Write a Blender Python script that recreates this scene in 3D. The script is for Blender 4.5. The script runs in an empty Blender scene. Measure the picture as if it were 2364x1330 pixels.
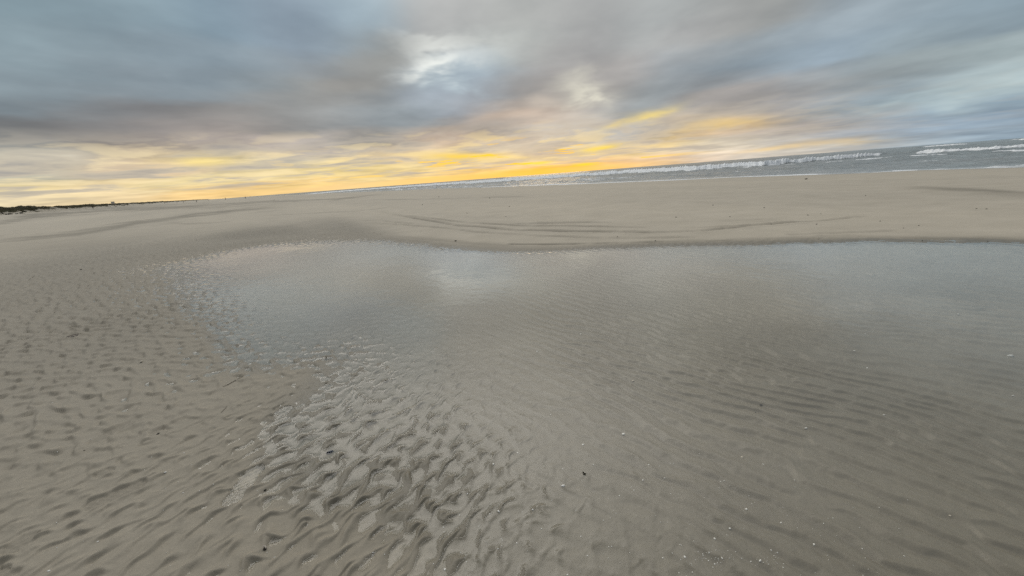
import bpy, bmesh, math, random
import numpy as np
from mathutils import Vector, Matrix
rad = math.radians
random.seed(7)
S = bpy.context.scene
C = S.collection

# ------------------------------------------------------------------ camera
W, H, F = 2364.0, 1330.0, 891.0            # photograph size and focal length in its pixels
SLOPE = .0758                               # tilt of the horizon
HC = 1.55                                   # eye height above the pool
ROLL = math.atan(SLOPE)
PITCH = math.atan((665 - (451.8 - 582 * SLOPE)) * math.cos(ROLL) / F)
fwd = np.array([0, math.cos(PITCH), -math.sin(PITCH)])
u0 = np.array([0, math.sin(PITCH), math.cos(PITCH)])
r0 = np.array([1., 0, 0])
right = math.cos(ROLL) * r0 - math.sin(ROLL) * u0
up = math.cos(ROLL) * u0 + math.sin(ROLL) * r0
cd = bpy.data.cameras.new('camera')
cam = bpy.data.objects.new('camera', cd)
C.objects.link(cam)
cd.sensor_width = 36
cd.lens = 36 * F / W
cd.clip_start = .05
cd.clip_end = 60000
m = Matrix.Identity(4)
for i in range(3):
    m[i][0], m[i][1], m[i][2] = right[i], up[i], -fwd[i]
m[2][3] = HC
cam.matrix_world = m
S.camera = cam


def ray(px, py):
    px = np.asarray(px, float); py = np.asarray(py, float)
    d = fwd + ((px - W / 2) / F)[..., None] * right + ((H / 2 - py) / F)[..., None] * up
    return d / np.linalg.norm(d, axis=-1, keepdims=True)


def gnd(px, py, z=0.):
    d = ray(px, py)
    return (((z - HC) / d[..., 2])[..., None] * d)[..., :2]


def azel(px, py):
    d = ray(px, py)
    return np.degrees(np.arctan2(d[..., 0], d[..., 1])), np.degrees(np.arcsin(d[..., 2]))


# ------------------------------------------------------------------ exposure
S.view_settings.view_transform = 'Standard'
S.view_settings.look = 'None'
S.view_settings.exposure = .14
S.view_settings.gamma = 1
S.render.engine = 'CYCLES'
S.cycles.max_bounces = 6
S.cycles.transparent_max_bounces = 8
S.cycles.use_denoising = False       # the fine grain left at full samples reads like the phone sensor's own
S.cycles.caustics_reflective = False
S.cycles.sample_clamp_indirect = 4


# ------------------------------------------------------------------ node helpers
class NT:
    def __init__(s, nt):
        s.nt = nt; s.n = nt.nodes; s.l = nt.links

    def put(s, sock, v):
        if v is None: return
        if isinstance(v, bpy.types.NodeSocket): s.l.new(v, sock)
        elif isinstance(v, (tuple, list)) and sock.type == 'RGBA' and len(v) == 3: sock.default_value = (*v, 1)
        else: sock.default_value = v

    def math(s, op, a, b=None, c=None, clamp=False):
        n = s.n.new('ShaderNodeMath'); n.operation = op; n.use_clamp = clamp
        for k, v in enumerate((a, b, c)): s.put(n.inputs[k], v) if v is not None else None
        return n.outputs[0]

    def vec(s, op, a, b=None):
        n = s.n.new('ShaderNodeVectorMath'); n.operation = op
        s.put(n.inputs[0], a)
        if b is not None: s.put(n.inputs[3 if op == 'SCALE' else 1], b)
        return n.outputs['Value' if op in ('LENGTH', 'DOT_PRODUCT') else 'Vector']

    def comb(s, x, y, z=0.):
        n = s.n.new('ShaderNodeCombineXYZ')
        for k, v in enumerate((x, y, z)): s.put(n.inputs[k], v)
        return n.outputs[0]

    def sep(s, v):
        n = s.n.new('ShaderNodeSeparateXYZ'); s.put(n.inputs[0], v)
        return n.outputs

    def noise(s, v, scale, detail=4., rough=.5, dist=0., color=False):
        n = s.n.new('ShaderNodeTexNoise')
        s.put(n.inputs['Vector'], v)
        n.inputs['Scale'].default_value = scale; n.inputs['Detail'].default_value = detail
        n.inputs['Roughness'].default_value = rough; n.inputs['Distortion'].default_value = dist
        return n.outputs['Color' if color else 'Fac']

    def rng(s, v, a, b, c=0., d=1., smooth=False):
        n = s.n.new('ShaderNodeMapRange')
        n.interpolation_type = 'SMOOTHSTEP' if smooth else 'LINEAR'
        s.put(n.inputs[0], v)
        for k, x in enumerate((a, b, c, d)): s.put(n.inputs[k + 1], x)
        return n.outputs[0]

    def mix(s, f, a, b, mode='MIX'):
        n = s.n.new('ShaderNodeMix'); n.data_type = 'RGBA'; n.blend_type = mode
        s.put(n.inputs[0], f); s.put(n.inputs[6], a); s.put(n.inputs[7], b)
        return n.outputs[2]

    def attr(s, name):
        n = s.n.new('ShaderNodeAttribute'); n.attribute_name = name
        return n.outputs['Fac']

    def coord(s, k='Object'):
        return s.n.new('ShaderNodeTexCoord').outputs[k]

    def bump(s, h, strength=1., dist=.01, normal=None):
        n = s.n.new('ShaderNodeBump')
        n.inputs['Strength'].default_value = strength; n.inputs['Distance'].default_value = dist
        s.put(n.inputs['Height'], h)
        if normal is not None: s.put(n.inputs['Normal'], normal)
        return n.outputs[0]


def lin(c):
    c = np.asarray(c, float) / 255
    return np.where(c <= .04045, c / 12.92, ((c + .055) / 1.055) ** 2.4)


# ------------------------------------------------------------------ sky: sunset under a broken cloud layer
SUN_AZ, SUN_EL = 6.0, 2.5
SKY = [  # places in the sky and the colour of the cloud there
 (0,0,137,163,174),(250,20,145,170,182),(480,70,128,155,172),(640,40,138,158,175),(640,100,130,148,164),(830,40,155,178,192),
 (1000,40,170,172,172),(1200,60,165,168,167),(1400,40,168,170,170),(1500,40,176,182,182),(1650,30,158,162,160),(1780,20,155,157,155),
 (1930,40,158,175,186),(2100,60,148,168,180),(2330,30,135,158,172),
 (60,130,140,162,172),(300,180,142,158,168),(480,150,134,152,164),(650,180,140,150,155),(760,200,148,146,142),(900,120,150,152,150),
 (1200,110,172,180,178),(1330,110,152,155,157),(1270,140,160,158,158),
 (1080,185,160,180,195),(1420,170,165,163,162),(1620,60,175,175,175),(1600,150,148,160,168),(1750,130,140,158,170),(1900,110,138,160,178),
 (2050,180,140,150,155),(2130,130,145,160,165),(2330,110,160,178,182),
 (40,230,132,150,160),(250,260,134,134,136),(50,290,116,115,117),(180,300,128,123,121),(420,300,142,135,132),(600,270,136,135,134),
 (700,250,150,152,152),(850,260,142,150,155),(940,270,132,146,155),(1050,220,145,158,172),(1200,210,148,152,155),
 (1240,230,175,170,165),(1200,258,205,183,163),(1400,220,165,165,163),(1500,215,145,158,165),(1680,210,165,160,157),
 (1800,240,160,160,162),(1950,240,148,160,168),(2080,220,145,165,178),(2250,200,180,198,202),(2330,240,144,165,180),
 (50,320,155,158,155),(250,330,146,136,131),(500,310,172,160,153),(560,310,185,172,163),(700,330,188,178,170),(850,320,150,148,145),
 (1000,310,178,164,152),(1050,325,200,176,155),(1150,300,165,162,158),(1300,310,195,190,180),(1450,310,175,178,178),
 (1620,285,190,175,155),(1700,290,205,180,150),(1800,300,180,172,165),(1950,310,165,168,172),(2050,300,150,165,178),
 (2200,290,145,165,182),(2340,300,152,171,185),(1870,345,205,195,180),
 (30,385,215,210,190),(120,400,165,170,160),(300,390,222,195,165),(470,370,225,205,160),(600,385,185,180,170),(20,440,245,225,165),
 (200,430,235,210,165),(400,425,240,220,165),(60,465,232,215,180),(300,455,238,212,165),(500,440,250,210,140),(700,430,246,210,140),
 (600,400,235,214,160),(800,390,240,215,150),(950,350,222,200,165),(1060,360,226,208,168),(900,410,235,210,150),(1000,410,246,208,130),
 (1150,340,210,200,180),(1150,395,245,205,125),(1260,390,245,195,105),(1230,376,215,200,165),(1300,350,195,190,175),(1370,345,205,195,170),
 (1450,345,230,205,150),(1500,370,230,200,165),(1400,380,238,195,130),(1650,340,220,210,190),(1700,350,230,215,195),(1800,345,195,195,190),
 (2000,330,160,172,180)]
sk = np.array(SKY, float)
s_az, s_el = azel(sk[:, 0], sk[:, 1])
s_ey = np.log1p(s_el / 3)
s_col = lin(sk[:, 2:])
AZ0, AZ1, NST = -62., 62., 32
ROWS = np.linspace(.02, 2.12, 19)

wd = bpy.data.worlds.new('World')
S.world = wd
wd.use_nodes = True
wd.cycles.sampling_method = 'MANUAL'
wd.cycles.sample_map_resolution = 512
w = NT(wd.node_tree)
w.n.clear()
D = w.coord('Generated')
dx, dy, dz = w.sep(D)
zc = w.math('MAXIMUM', dz, 0.)
az = w.math('MULTIPLY', w.math('ARCTAN2', dx, dy), 180 / math.pi)
el = w.math('MULTIPLY', w.math('ARCSINE', dz), 180 / math.pi)
elc = w.math('MAXIMUM', el, 0.)
ey = w.math('MULTIPLY', w.math('LOGARITHM', w.math('ADD', w.math('MULTIPLY', elc, 1 / 3), 1.), math.e), 1.)
den = w.math('ADD', zc, .085)
cx = w.math('DIVIDE', dx, den)
cy = w.math('DIVIDE', dy, den)
plane = w.comb(w.math('MULTIPLY', cx, .85), w.math('MULTIPLY', cy, .75), 0.)     # the cloud layer overhead, streaked along the wind
nw = w.noise(plane, 1.0, 5., .55, .3, color=True)
n1, n2, n3 = w.sep(nw)
nf = w.noise(w.vec('ADD', plane, (7.3, 2.1, 4.)), 1.3, 5., .47, .2)
nb = w.noise(w.vec('ADD', plane, (1.3, 9.1, 2.)), .8, 4., .5)
lowf = w.rng(elc, 1., 14., 1., .35)
azw = w.math('ADD', az, w.math('MULTIPLY', w.math('SUBTRACT', n1, .5), 8.))
eyw = w.math('ADD', ey, w.math('MULTIPLY', w.math('MULTIPLY', w.math('SUBTRACT', n2, .5), w.rng(elc, 0., 3., .1, 1.)), .30))
fac = w.rng(azw, AZ0, AZ1, 0., 1.)
sky = None
for k, e in enumerate(ROWS):
    n = w.n.new('ShaderNodeValToRGB')
    cr = n.color_ramp
    cr.interpolation = 'B_SPLINE'
    while len(cr.elements) < NST: cr.elements.new(.5)
    for j in range(NST):
        a = AZ0 + (AZ1 - AZ0) * j / (NST - 1)
        d2 = ((s_az - a) / 3.3) ** 2 + ((s_ey - e) / .105) ** 2
        wt = np.exp(-d2) + 1e-3 / (1 + d2) ** 2
        col = (wt[:, None] * s_col).sum(0) / wt.sum()
        cr.elements[j].position = j / (NST - 1)
        cr.elements[j].color = (*col, 1)
    w.put(n.inputs[0], fac)
    if sky is None: sky = n.outputs[0]
    else: sky = w.mix(w.rng(eyw, ROWS[k - 1], e, 0., 1., True), sky, n.outputs[0])
lum_ = w.vec('DOT_PRODUCT', sky, (.3, .5, .2))
sky = w.mix(w.rng(elc, 3., 8., 0., .22), sky, w.comb(lum_, lum_, lum_))
# billows: darker bellies and lighter rims of the same layer
sky = w.mix(1., sky, w.mix(w.rng(nf, .3, .7), (.78, .79, .80), (1.14, 1.135, 1.12)), 'MULTIPLY')
nl = w.noise(w.vec('ADD', plane, (3.3, 5.1, 8.)), 3.4, 4., .5, .2)
sky = w.mix(1., sky, w.mix(w.rng(nl, .3, .7), (.91, .915, .92), (1.07, 1.07, 1.065)), 'MULTIPLY')
sky = w.mix(1., sky, w.mix(w.rng(nb, .3, .7), (.93, .93, .94), (1.06, 1.06, 1.06)), 'MULTIPLY')
# grey cloudlets drifting in front of the glow low down
le = w.math('LOGARITHM', w.math('ADD', elc, .8), math.e)
lowv = w.comb(w.math('MULTIPLY', az, .13), w.math('MULTIPLY', le, 4.6), 0.)
fine = w.noise(lowv, 1., 6., .55, .25)
lo1 = w.math('MULTIPLY', w.rng(elc, 7.5, 4.2, 0., 1.), w.rng(az, 44., 22., .15, 1.))
grey = w.math('MULTIPLY', w.rng(fine, .46, .60, 0., 1., True), w.rng(elc, .6, 1.5, 0., .88))
grey = w.math('MULTIPLY', grey, lo1)
gcol = w.mix(w.rng(fine, .52, .70), tuple(lin((206, 194, 172))), tuple(lin((164, 160, 155))))
sky = w.mix(grey, sky, gcol)
lite = w.math('MULTIPLY', w.math('MULTIPLY', w.rng(fine, .50, .36, 0., 1., True), lo1), w.math('MULTIPLY', w.rng(elc, .5, 1.2, 0., .6), w.rng(az, 24., 8., .25, 1.)))
aw = w.math('ABSOLUTE', w.math('SUBTRACT', az, 4.))
sky = w.mix(lite, sky, w.mix(w.rng(aw, 5., 40.), tuple(lin((246, 222, 160))), tuple(lin((250, 230, 184)))))
# bright tears in the low cloud where the sun gets through
tear = w.noise(w.comb(w.math('MULTIPLY', az, .085), w.math('MULTIPLY', le, 3.6), 3.7), 1., 6., .58, .2)
tm = w.math('MULTIPLY', w.rng(tear, .57, .61, 0., 1., True), w.rng(aw, 16., 40., 1., .0))
tm = w.math('MULTIPLY', tm, w.math('MULTIPLY', w.rng(elc, .3, .9, 0., 1.), w.rng(elc, 5.5, 3.0, 0., 1.)))
tm = w.math('MULTIPLY', tm, w.rng(az, 30., 18., 0., 1.))
sky = w.mix(tm, sky, w.mix(w.rng(aw, 4., 34.), (1.0, .60, .05), (1.0, .74, .30)))


nf2 = w.noise(w.comb(w.math('MULTIPLY', az, .16), w.math('MULTIPLY', el, .42), 1.3), 1., 3.5, .5, .25)


def blob(px, py, sx, sy, amt, colr, rot=0., jit=1.):
    """a soft gap in the cloud at one place in the sky, ragged by the cloud noise"""
    global sky
    a, e = azel(np.array(px), np.array(py))
    u = w.math('ADD', w.math('SUBTRACT', az, float(a)), w.math('MULTIPLY', w.math('SUBTRACT', n3, .5), sx * 4.5 * jit))
    v = w.math('ADD', w.math('SUBTRACT', el, float(e)), w.math('MULTIPLY', w.math('SUBTRACT', nf2, .5), sy * 6. * jit))
    v = w.math('SUBTRACT', v, w.math('MULTIPLY', u, rot))
    q = w.math('ADD', w.math('POWER', w.math('ABSOLUTE', w.math('DIVIDE', u, sx)), 2.), w.math('POWER', w.math('ABSOLUTE', w.math('DIVIDE', v, sy)), 2.))
    f = w.math('MULTIPLY', w.math('POWER', .37, q), w.math('MULTIPLY', w.rng(nf2, .35, .62, .45, 1.), amt))
    sky = w.mix(f, sky, tuple(lin(colr)))


blob(1035, 132, 5.2, 1.75, .95, (244, 247, 241))
blob(1075, 175, 6.0, 1.6, .45, (178, 198, 208))
blob(1342, 212, 2.7, 1.6, .9, (226, 224, 208))
blob(1245, 232, 2.0, 1.0, .6, (205, 195, 182))
blob(1480, 270, 3.4, .55, .75, (255, 226, 120), .17, jit=.6)
blob(1625, 296, 4.2, .75, .75, (255, 210, 95), .06, jit=.6)
blob(1375, 345, 2.4, .35, 1., (255, 222, 40), .08, jit=.6)
blob(1240, 377, 2.2, .25, 1., (255, 225, 40), jit=.6)
blob(1345, 379, 1.6, .2, 1., (255, 220, 50), jit=.6)
blob(1060, 360, 6.5, .45, .9, (255, 214, 60), -.05, jit=.6)
blob(1265, 392, 5., .35, .8, (255, 190, 20), jit=.6)
blob(1880, 334, 4.6, .32, .75, (255, 214, 130), jit=.6)
blob(480, 372, 3., .5, .7, (255, 228, 130), jit=.6)
blob(2260, 205, 5., .9, .7, (188, 204, 206), .05)
# clear warm strip right over the sea
strip = w.math('MULTIPLY', w.rng(elc, .3, 1.0, .9, 0., True), w.math('MULTIPLY', w.rng(az, -42., -20., 0., 1.), w.rng(az, 26., 12., 0., 1.)))
sky = w.mix(strip, sky, w.mix(w.rng(w.math('ABSOLUTE', w.math('SUBTRACT', az, 5.)), 0., 26.), (1.0, .58, .08), (1.0, .69, .31)))
# unseen sky, brightened front-left to light the sand, and the duller sky behind
front = w.math('MULTIPLY', w.rng(w.math('ABSOLUTE', w.math('ADD', az, 38.)), 15., 115., 1., 0., True), w.rng(el, 42., 72., 1., 0.))
over = w.mix(front, (.38, .41, .44), (2.95, 2.88, 2.74))
over = w.mix(1., over, w.mix(w.rng(nb, .3, .7), (.88, .88, .88), (1.12, 1.12, 1.12)), 'MULTIPLY')
sky = w.mix(w.rng(el, 20., 42., 0., 1., True), sky, over)
back = w.mix(w.rng(elc, 2., 40.), (.09, .105, .13), (.28, .31, .34))
aabs = w.math('ABSOLUTE', az)
sky = w.mix(w.math('MULTIPLY', w.rng(aabs, 66., 105., 0., 1., True), w.rng(el, 88., 50., 0., 1.)), sky, back)
bg = w.n.new('ShaderNodeBackground')
w.put(bg.inputs[0], sky)
bg.inputs[1].default_value = 1.0
st = w.n.new('ShaderNodeTexSky')
st.sky_type = 'NISHITA'
st.sun_disc = False
st.sun_elevation = rad(SUN_EL)
st.sun_rotation = rad(SUN_AZ)
bg2 = w.n.new('ShaderNodeBackground')
w.put(bg2.inputs[0], st.outputs[0])
bg2.inputs[1].default_value = .05
add = w.n.new('ShaderNodeMixShader')
add.inputs[0].default_value = .06           # what shines through the cloud layer
w.l.new(bg.outputs[0], add.inputs[1]); w.l.new(bg2.outputs[0], add.inputs[2])
wo = w.n.new('ShaderNodeOutputWorld')
w.l.new(add.outputs[0], wo.inputs[0])

sl = bpy.data.lights.new('sun', 'SUN')
sl.energy = .05
sl.angle = rad(12)
sl.color = (1, .74, .42)
so = bpy.data.objects.new('sun', sl)
C.objects.link(so)
sdir = Vector((math.sin(rad(SUN_AZ)) * math.cos(rad(SUN_EL)), math.cos(rad(SUN_AZ)) * math.cos(rad(SUN_EL)), math.sin(rad(SUN_EL))))
so.rotation_euler = (-sdir).to_track_quat('-Z', 'Y').to_euler()


# ------------------------------------------------------------------ object helpers
def tag(o, label=None, cat=None, group=None, kind=None):
    if label: o['label'] = label
    if cat: o['category'] = cat
    if group: o['group'] = group
    if kind: o['kind'] = kind
    return o


def mat(name, col, rough=.6, spec=.5, build=None):
    mm = bpy.data.materials.new(name)
    mm.use_nodes = True
    b = mm.node_tree.nodes['Principled BSDF']
    b.inputs['Base Color'].default_value = (*col, 1)
    b.inputs['Roughness'].default_value = rough
    b.inputs['Specular IOR Level'].default_value = spec
    if build: build(NT(mm.node_tree), b)
    return mm


def npmesh(name, co, quads, material, attrs=None, smooth=True):
    me = bpy.data.meshes.new(name)
    nv, nf = len(co), len(quads)
    k = quads.shape[1]
    me.vertices.add(nv)
    me.vertices.foreach_set('co', np.ascontiguousarray(co, dtype=np.float32).ravel())
    me.loops.add(nf * k)
    me.loops.foreach_set('vertex_index', np.ascontiguousarray(quads, dtype=np.int32).ravel())
    me.polygons.add(nf)
    me.polygons.foreach_set('loop_start', np.arange(0, nf * k, k, dtype=np.int32))
    me.polygons.foreach_set('loop_total', np.full(nf, k, dtype=np.int32))
    me.polygons.foreach_set('use_smooth', np.full(nf, smooth))
    me.update(calc_edges=True)
    for an, av in (attrs or {}).items():
        a = me.attributes.new(an, 'FLOAT', 'POINT')
        a.data.foreach_set('value', np.ascontiguousarray(av, dtype=np.float32))
    me.materials.append(material)
    o = bpy.data.objects.new(name, me)
    C.objects.link(o)
    return o


def smooth01(x, a, b):
    t = np.clip((x - a) / (b - a), 0, 1)
    return t * t * (3 - 2 * t)


# ------------------------------------------------------------------ fields for the sand relief
def field(N, size, spec, seed):
    r = np.random.default_rng(seed)
    f = np.fft.fft2(r.standard_normal((N, N)))
    k = np.fft.fftfreq(N, size / N)
    ku, kv = np.meshgrid(k, k, indexing='ij')
    g = np.fft.ifft2(f * spec(ku, kv)).real
    return ((g - g.mean()) / g.std()).astype(np.float32), size


def samp(T, u, v):
    t, size = T
    N = t.shape[0]
    a = u / size * N; b = v / size * N
    i = np.floor(a).astype(np.int64); j = np.floor(b).astype(np.int64)
    fa = (a - i).astype(np.float32); fb = (b - j).astype(np.float32)
    i %= N; j %= N; i2 = (i + 1) % N; j2 = (j + 1) % N
    return (t[i, j] * (1 - fa) + t[i2, j] * fa) * (1 - fb) + (t[i, j2] * (1 - fa) + t[i2, j2] * fa) * fb


def trains(N, size, spec, seed):
    """the phase of a field of wave trains, so that every ripple gets its full height and crests fork and end"""
    r = np.random.default_rng(seed)
    f = np.fft.fft2(r.standard_normal((N, N)))
    k = np.fft.fftfreq(N, size / N)
    ku, kv = np.meshgrid(k, k, indexing='ij')
    g = np.fft.ifft2(f * spec(ku, kv) * (ku > 0))
    g = g / (np.abs(g) + .25 * np.abs(g).mean())
    return (g.real.astype(np.float32), size), (g.imag.astype(np.float32), size)


def phase(T, u, v):
    a = samp(T[0], u, v); b = samp(T[1], u, v)
    return np.arctan2(b, a), np.clip(np.hypot(a, b) * 1.15, 0, 1)


def saw(p, k):
    return np.sin(p) + k * np.sin(2 * p) + .3 * k * k * np.sin(3 * p)


def ripple_spec(k0, su, sv):
    return lambda ku, kv: np.exp(-((np.abs(ku) - k0) / (su * k0)) ** 2 / 2 - (kv / (sv * k0)) ** 2 / 2)


def fbm_spec(k1, p):
    return lambda ku, kv: 1 / (k1 + np.hypot(ku, kv)) ** p


def level(T, lam):
    """evens out the strength of a ripple field so that no patch goes flat"""
    t, size = T
    N = t.shape[0]
    k = np.fft.fftfreq(N, size / N)
    g = np.exp(-2 * (math.pi * lam) ** 2 * (k[:, None] ** 2 + k[None] ** 2))
    env = np.sqrt(np.maximum(np.fft.ifft2(np.fft.fft2(t * t) * g).real, 0))
    t = t / (env + .25)
    return (t / t.std()).astype(np.float32), size


T_left = trains(2048, 20., ripple_spec(1 / .125, .20, .24), 1)
T_left2 = trains(2048, 20., ripple_spec(1 / .118, .20, .24), 41)      # short broken crests
T_far = trains(2048, 20., ripple_spec(1 / .17, .24, .30), 2)
T_far2 = trains(2048, 20., ripple_spec(1 / .16, .24, .30), 42)
T_right = trains(2048, 20., ripple_spec(1 / .125, .12, .15), 3)     # long crests under the water
T_cell = level(field(2048, 20., lambda ku, kv: np.exp(-((np.hypot(ku, kv * .8) - 1 / .16) / (.25 / .16)) ** 2 / 2), 9), .2)
T_fbm = field(1024, 24., fbm_spec(.12, 1.9), 4)
T_fine = field(1024, 6., fbm_spec(.8, 1.6), 5)
T_big = field(512, 400., fbm_spec(.01, 1.7), 6)


def rot(x, y, deg):
    c, s = math.cos(rad(deg)), math.sin(rad(deg))
    return x * c + y * s, -x * s + y * c


POOL = [(385,622),(415,609),(450,600),(520,582),(620,567),(740,559),(880,557),(960,566),(1000,573),(1100,580),(1200,584),(1300,583),
        (1390,577),(1500,573),(1600,571),(1700,569),(1850,564),(2000,562),(2150,563),(2290,564),(2364,568)]
POOL2 = [(1090,1329),(1055,1240),(990,1130),(900,1085),(800,1085),(725,1060),(705,1010),(700,960),(745,900),(790,850),(760,824),(690,826),(600,838),
         (568,830),(550,790),(520,745),(470,705),(420,655)]
pw = np.vstack([gnd(*np.array(POOL).T), [(9.6, 4.3), (11.5, 1.5), (9, -2.5), (3, -2.2), (.4, -.8), (-.2, .4)], gnd(*np.array(POOL2).T)])
SL = np.array([(-8.4,9.4,.014),(-7.6,7.5,.017),(-6,12.2,.02),(-2.4,10,.04),(.2,8,.05),(3,7.4,.07),(7,6,.07),(-4.5,5,.026),(-2.7,3.5,.028),(-1.9,2.9,.024),(-1.3,2.2,.017),
               (-.8,1.8,.011),(-.3,1.2,.008),(0,0,.01),(2,3,.02)])


def pool_sd(x, y):
    d2 = np.full(x.shape, 1e9)
    ins = np.zeros(x.shape, bool)
    n = len(pw)
    for i in range(n):
        ax, ay = pw[i]; bx, by = pw[(i + 1) % n]
        ex, ey_ = bx - ax, by - ay
        t = np.clip(((x - ax) * ex + (y - ay) * ey_) / (ex * ex + ey_ * ey_), 0, 1)
        d2 = np.minimum(d2, (x - ax - t * ex) ** 2 + (y - ay - t * ey_) ** 2)
        c = (ay > y) != (by > y)
        with np.errstate(divide='ignore', invalid='ignore'):
            xi = (bx - ax) * (y - ay) / (by - ay if by != ay else 1e-12) + ax
        ins ^= c & (x < xi)
    d = np.sqrt(d2)
    return np.where(ins, -d, d)


# shoreline, seen at sea level
SEA = -.5
SHORE = [(600,453.3),(700,449),(800,444.5),(900,441),(1000,437),(1100,433.5),(1200,430.5),(1371,424.5),(1476,420),(1595,415.5),(1726,409),(1888,404),(2000,400.5),(2135,393.5),(2250,390),(2364,387)]
sw = gnd(*np.array(SHORE).T, SEA)
sw = np.vstack([sw[0] + (sw[0] - sw[1]) * 9, sw, [(40.5, 16), (43, 0), (45, -40), (60, -400)]])
sh_az = np.degrees(np.arctan2(sw[:, 0], sw[:, 1])); sh_r = np.hypot(sw[:, 0], sw[:, 1])


def shore_sd(x, y):
    d2 = np.full(x.shape, 1e12)
    for (ax, ay), (bx, by) in zip(sw[:-1], sw[1:]):
        ex, ey_ = bx - ax, by - ay
        t = np.clip(((x - ax) * ex + (y - ay) * ey_) / (ex * ex + ey_ * ey_), 0, 1)
        d2 = np.minimum(d2, (x - ax - t * ex) ** 2 + (y - ay - t * ey_) ** 2)
    a = np.degrees(np.arctan2(x, y)); r = np.hypot(x, y)
    sea = (r > np.exp(np.interp(a, sh_az, np.log(sh_r)))) & (a > sh_az[0])
    return np.where(sea, -1, 1) * np.sqrt(d2)


DA = rad(-35.); DP = 80.                       # the dune foot runs along the coast
d_dir = np.array([math.sin(DA), math.cos(DA)]); d_nrm = np.array([-math.cos(DA), math.sin(DA)])


def pline(pts, x, y, z=0.):
    """distance to a line on the sand, and how far along it"""
    p = gnd(*np.array(pts, float).T, z)
    best = np.full(x.shape, 1e9)
    for (ax, ay), (bx, by) in zip(p[:-1], p[1:]):
        ex, ey_ = bx - ax, by - ay
        t = np.clip(((x - ax) * ex + (y - ay) * ey_) / (ex * ex + ey_ * ey_), 0, 1)
        best = np.minimum(best, np.hypot(x - ax - t * ex, y - ay - t * ey_))
    return best


TRACKS = [  # wheel ruts and drainage lines: points, half width, depth, dampness
 ([(880,490),(894,495),(980,511),(1057,524),(1184,534),(1300,538.5),(1500,540),(1620,536),(1700,528),(1760,521),(1830,517)], .13, .035, .5),
 ([(905,497),(1000,508),(1080,518),(1200,525),(1350,528),(1500,530),(1650,527),(1780,520),(1900,512),(1990,504)], .13, .03, .4),
 ([(1200,521),(1350,519),(1500,517),(1630,515),(1750,509)], .16, .025, .3),
 ([(840,517),(900,521),(1000,527),(1100,538),(1250,548),(1400,553),(1600,550)], .12, .02, .3),
 ([(760,514),(800,505),(840,499),(870,493)], .2, .02, .25),
 ([(780,520),(830,512),(880,512),(950,520)], .15, .02, .25),
 ([(1180,566),(1260,567),(1400,563),(1500,561),(1650,558),(1764,555),(1900,553)], .10, .010, .6),
 ([(1900,548),(2000,549),(2100,553),(2200,556)], .10, .015, .35),
 ([(1830,545),(1950,541),(2060,536)], .10, .012, .2),
 ([(600,499),(700,495),(828,489),(917,478),(1000,472)], .3, .02, .35),
 ([(860,463),(950,462),(1080,459),(1200,457)], .5, .02, .3),
]
STREAKS = [  # damp bands: (azimuth, log distance) space, half widths in degrees / e-folds
 ([(0,517),(76,504),(178,494),(254,485.5),(380,480),(584,469)], 2.0, .9),
 ([(0,556),(178,541),(305,521),(380,509),(508,491),(600,484)], 3.2, .8),
 ([(560,470),(600,467.5),(700,464),(778,461.5),(850,453)], 1.5, .7),
 ([(300,487),(420,482),(520,479),(620,473)], 1.5, .5),
 ([(400,516),(430,517),(500,514)], 1.6, .5),
 ([(2130,434),(2200,438),(2270,441),(2364,448)], 2.6, .75),
 ([(2270,445),(2364,452)], 3.5, .5),
 ([(60,498),(120,493),(190,487)], .9, .6),
 ([(250,483),(300,479),(380,474),(470,468)], .9, .5),
 ([(440,560),(520,548),(600,540),(680,534),(750,536)], 15., .85),
 ([(470,577),(560,563),(650,555),(740,551),(800,551)], 6., .8),
 ([(0,590),(150,585),(300,578),(430,568)], 26., .6),
 ([(800,547),(900,548),(1000,556),(1100,567),(1200,573)], 5., .55),
]
PRINTS = [  # footprints: heel, toe, half width, depth, tread
 ((526,1170), (596,1078), .05, .016, .9),
 ((198,1180), (338,1118), .05, .009, .7),
 ((212,1030), (308,978), .045, .008, .8),
 ((466,872), (520,856), .05, .010, .6),
 ((632,968), (668,940), .05, .008, .6),
 ((225,1110), (262,1088), .04, .008, .5),
 ((20,1290), (78,1240), .045, .006, .5),
 ((-20,1345), (20,1318), .045, .012, .8),
 ((350,1006), (376,992), .03, .012, .2),
]


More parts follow.
